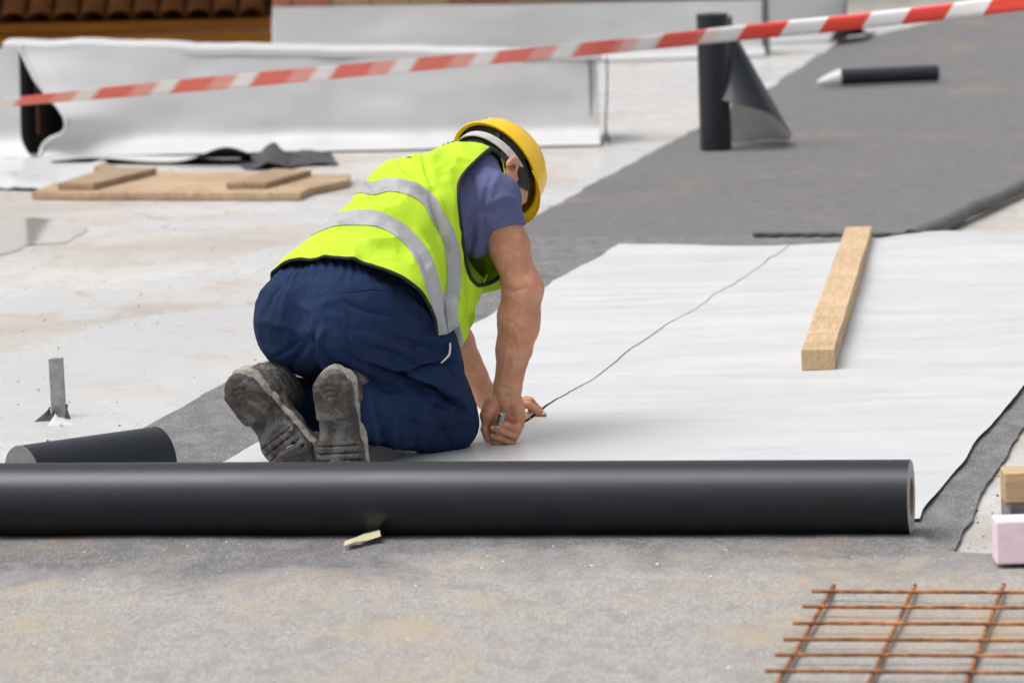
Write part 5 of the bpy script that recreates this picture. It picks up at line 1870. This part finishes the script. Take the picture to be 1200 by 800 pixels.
def boot(heel_px, heelY, nrm, toe, k=1.2):
    """heel centre of the sole, sole's outward normal, heel-to-toe direction, size"""
    z = -unit(nrm)                                   # from the sole into the boot
    y = unit(np.asarray(toe, float) - z * (np.asarray(toe, float) @ z))
    x = unit(np.cross(y, z))
    o = J(*heel_px, heelY) - y * .022 * k
    L = lambda a, b, c: o + (x * a + y * b + z * c) * k
    A3 = np.array([x, y, z])
    hx = lambda *h: tuple(q * k for q in h)
    grp = empty('boot', o - base, None, None); grp.parent = person
    mn, mx = np.minimum(np.minimum(o, L(0, .22, 0)), L(0, .1, .2)) - .11, np.maximum(np.maximum(o, L(0, .22, 0)), L(0, .1, .2)) + .11
    ball = L(0, .165, .02)
    down = unit(y * .45 + z * .9)
    # sole: heel block, waist, forepart, toes bent under
    s = Field(mn, mx, .0034)
    s.box(L(0, .030, .011), A3, hx(.0395, .040, .016), .010, .004)
    s.cap(L(0, .006, .011), L(0, .022, .011), .040 * k, .040 * k, .006, flat=z, fs=.40)
    s.box(L(0, .095, .022), A3, hx(.0405, .050, .009), .006, .006)
    s.box(L(0, .150, .015), A3, hx(.049, .034, .013), .010, .014)
    s.cap(L(-.003, .142, .015), L(-.002, .172, .018), .051 * k, .050 * k, .010, flat=z, fs=.28)
    s.cap(ball + y * .012, ball + down * .07, .044 * k, .036 * k, .02, flat=unit(np.cross(down, x)), fs=.30)
    for b_ in (.122, .137, .152, .167):
        s.box(L(0, b_, .004), A3, hx(.05, .0016, .005), .001, .002, True)
    for q in range(3):                                # worn tread arcs on the heel
        r_ = .012 + .009 * q
        pts = [L(r_ * math.cos(a), .032 + r_ * 1.2 * math.sin(a), -.006) for a in np.linspace(math.pi, 2 * math.pi, 9)]
        for a, b in zip(pts[:-1], pts[1:]):
            s.cap(a, b, .0036, .0036, .003, True)
    V, F = s.mesh(1); N = normals(V, F)
    V = V + N * (.0018 * fbm(V, 26, 4, 3) + .0008 * ridged(V, 38, 2, 5))[:, None]
    V[:, 2] = np.maximum(V[:, 2], .0165)
    obj('sole', V, F, M_BSOLE, grp)
    # welt: the pale caked rim between sole and upper
    s = Field(mn, mx, .0036)
    s.cap(L(0, .006, .038), L(0, .05, .038), .0445 * k, .043 * k, .01, flat=z, fs=.50)
    s.cap(L(0, .05, .038), L(0, .11, .042), .043 * k, .043 * k, .01, flat=z, fs=.46)
    s.cap(L(0, .11, .042), L(0, .17, .038), .046 * k, .052 * k, .01, flat=z, fs=.40)
    s.cap(ball + z * .018 + y * .01, ball + z * .018 + down * .07, .046 * k, .038 * k, .02, flat=unit(np.cross(down, x)), fs=.3)
    V, F = s.mesh(1); N = normals(V, F)
    V = V + N * (.0045 * fbm(V, 30, 4, 9))[:, None]
    V[:, 2] = np.maximum(V[:, 2], .0165)
    obj('welt', V, F, M_BWELT, grp)
    # upper
    s = Field(mn, mx, .0036)
    s.cap(L(0, .010, .048), L(0, .020, .085), .0405 * k, .0385 * k, .02)
    s.cap(L(0, .020, .085), L(0, .034, .110), .0385 * k, .041 * k, .02)
    s.cap(L(0, .045, .055), L(0, .12, .05), .039 * k, .039 * k, .03)
    s.cap(L(0, .12, .05), ball + z * .036 + y * .015, .041 * k, .040 * k, .02)
    s.cap(ball + z * .036 + y * .015, ball + z * .03 + down * .075, .040 * k, .034 * k, .02)
    s.cap(L(0, .045, .08), L(0, .05, .105), .041 * k, .042 * k, .03)
    V, F = s.mesh(2); N = normals(V, F)
    P = (V - o) / k
    pz, py_ = P @ z, P @ y
    V = V + N * (.0022 * fbm(V, 30, 4, 13) - .003 * np.exp(-((pz - .072 - .12 * py_) / .0022) ** 2) + .003 * np.clip((pz - .074 - .12 * py_) / .006, 0, 1))[:, None]
    V[:, 2] = np.maximum(V[:, 2], .0175)
    obj('upper', V, F, M_BUP, grp)
    # padded collar, cracked
    for dz, r_ in ((.090, .011), (.104, .012), (.117, .010)):
        cc = [L(.043 * math.cos(a), .042 + .050 * math.sin(a), dz + .006 * math.sin(a)) for a in np.linspace(0, 2 * np.pi, 44, endpoint=False)]
        v, f = tube(np.array(cc), r_ * k, 10, closed=True)
        v = v + (0.004 * fbm(v, 55, 3, 4))[:, None] * unit((1, -1, 1))
        obj('collar', v, f, M_COLLAR, grp)
    return grp


boot((389, 466), 12.13, (-0.30, -0.94, -0.06), (0.10, 0.12, -1.0), 1.30)
boot((286, 469), 12.22, (-0.46, -0.86, -0.22), (0.60, -0.05, -0.78), 1.30)

# ------------------------------------------------------------------ knife in the fist
kt = at(577.6, 531); kt[2] = .018
kn = empty('utility_knife', kt, 'small steel cutting knife gripped in the worker\'s right fist', 'knife')
ka = J(579.5, 524, 12.535); kb = J(588, 487, 12.490)
ax_ = unit(kb - ka)
sx = unit(np.cross(ax_, (0, 1, 0)))
sy = np.cross(ax_, sx)
M_STEEL = simple('brushed_steel', (.42, .42, .43, 1), .3, .15, 60, .1, 100, Metallic=.9)
hp_ = spline([ka, ka * .5 + kb * .5, kb, kb + ax_ * .012], 20)
obj('handle', *tube(hp_, np.array([.0100] * 17 + [.0095, .0080, .004]), 14), M_STEEL, kn)
v, f = prism([(0, 0)] * 0 + [(-.005, 0), (.005, 0), (.005, .03), (-.001, .03)], -.0006, .0006)
v = np.array([kt * (1 - b / .03) + ka * (b / .03) + sx * a * (0.35 + .65 * min(1, b / .015)) + sy * c for a, b, c in v])
obj('blade', v, f, M_STEEL, kn, smooth=False)
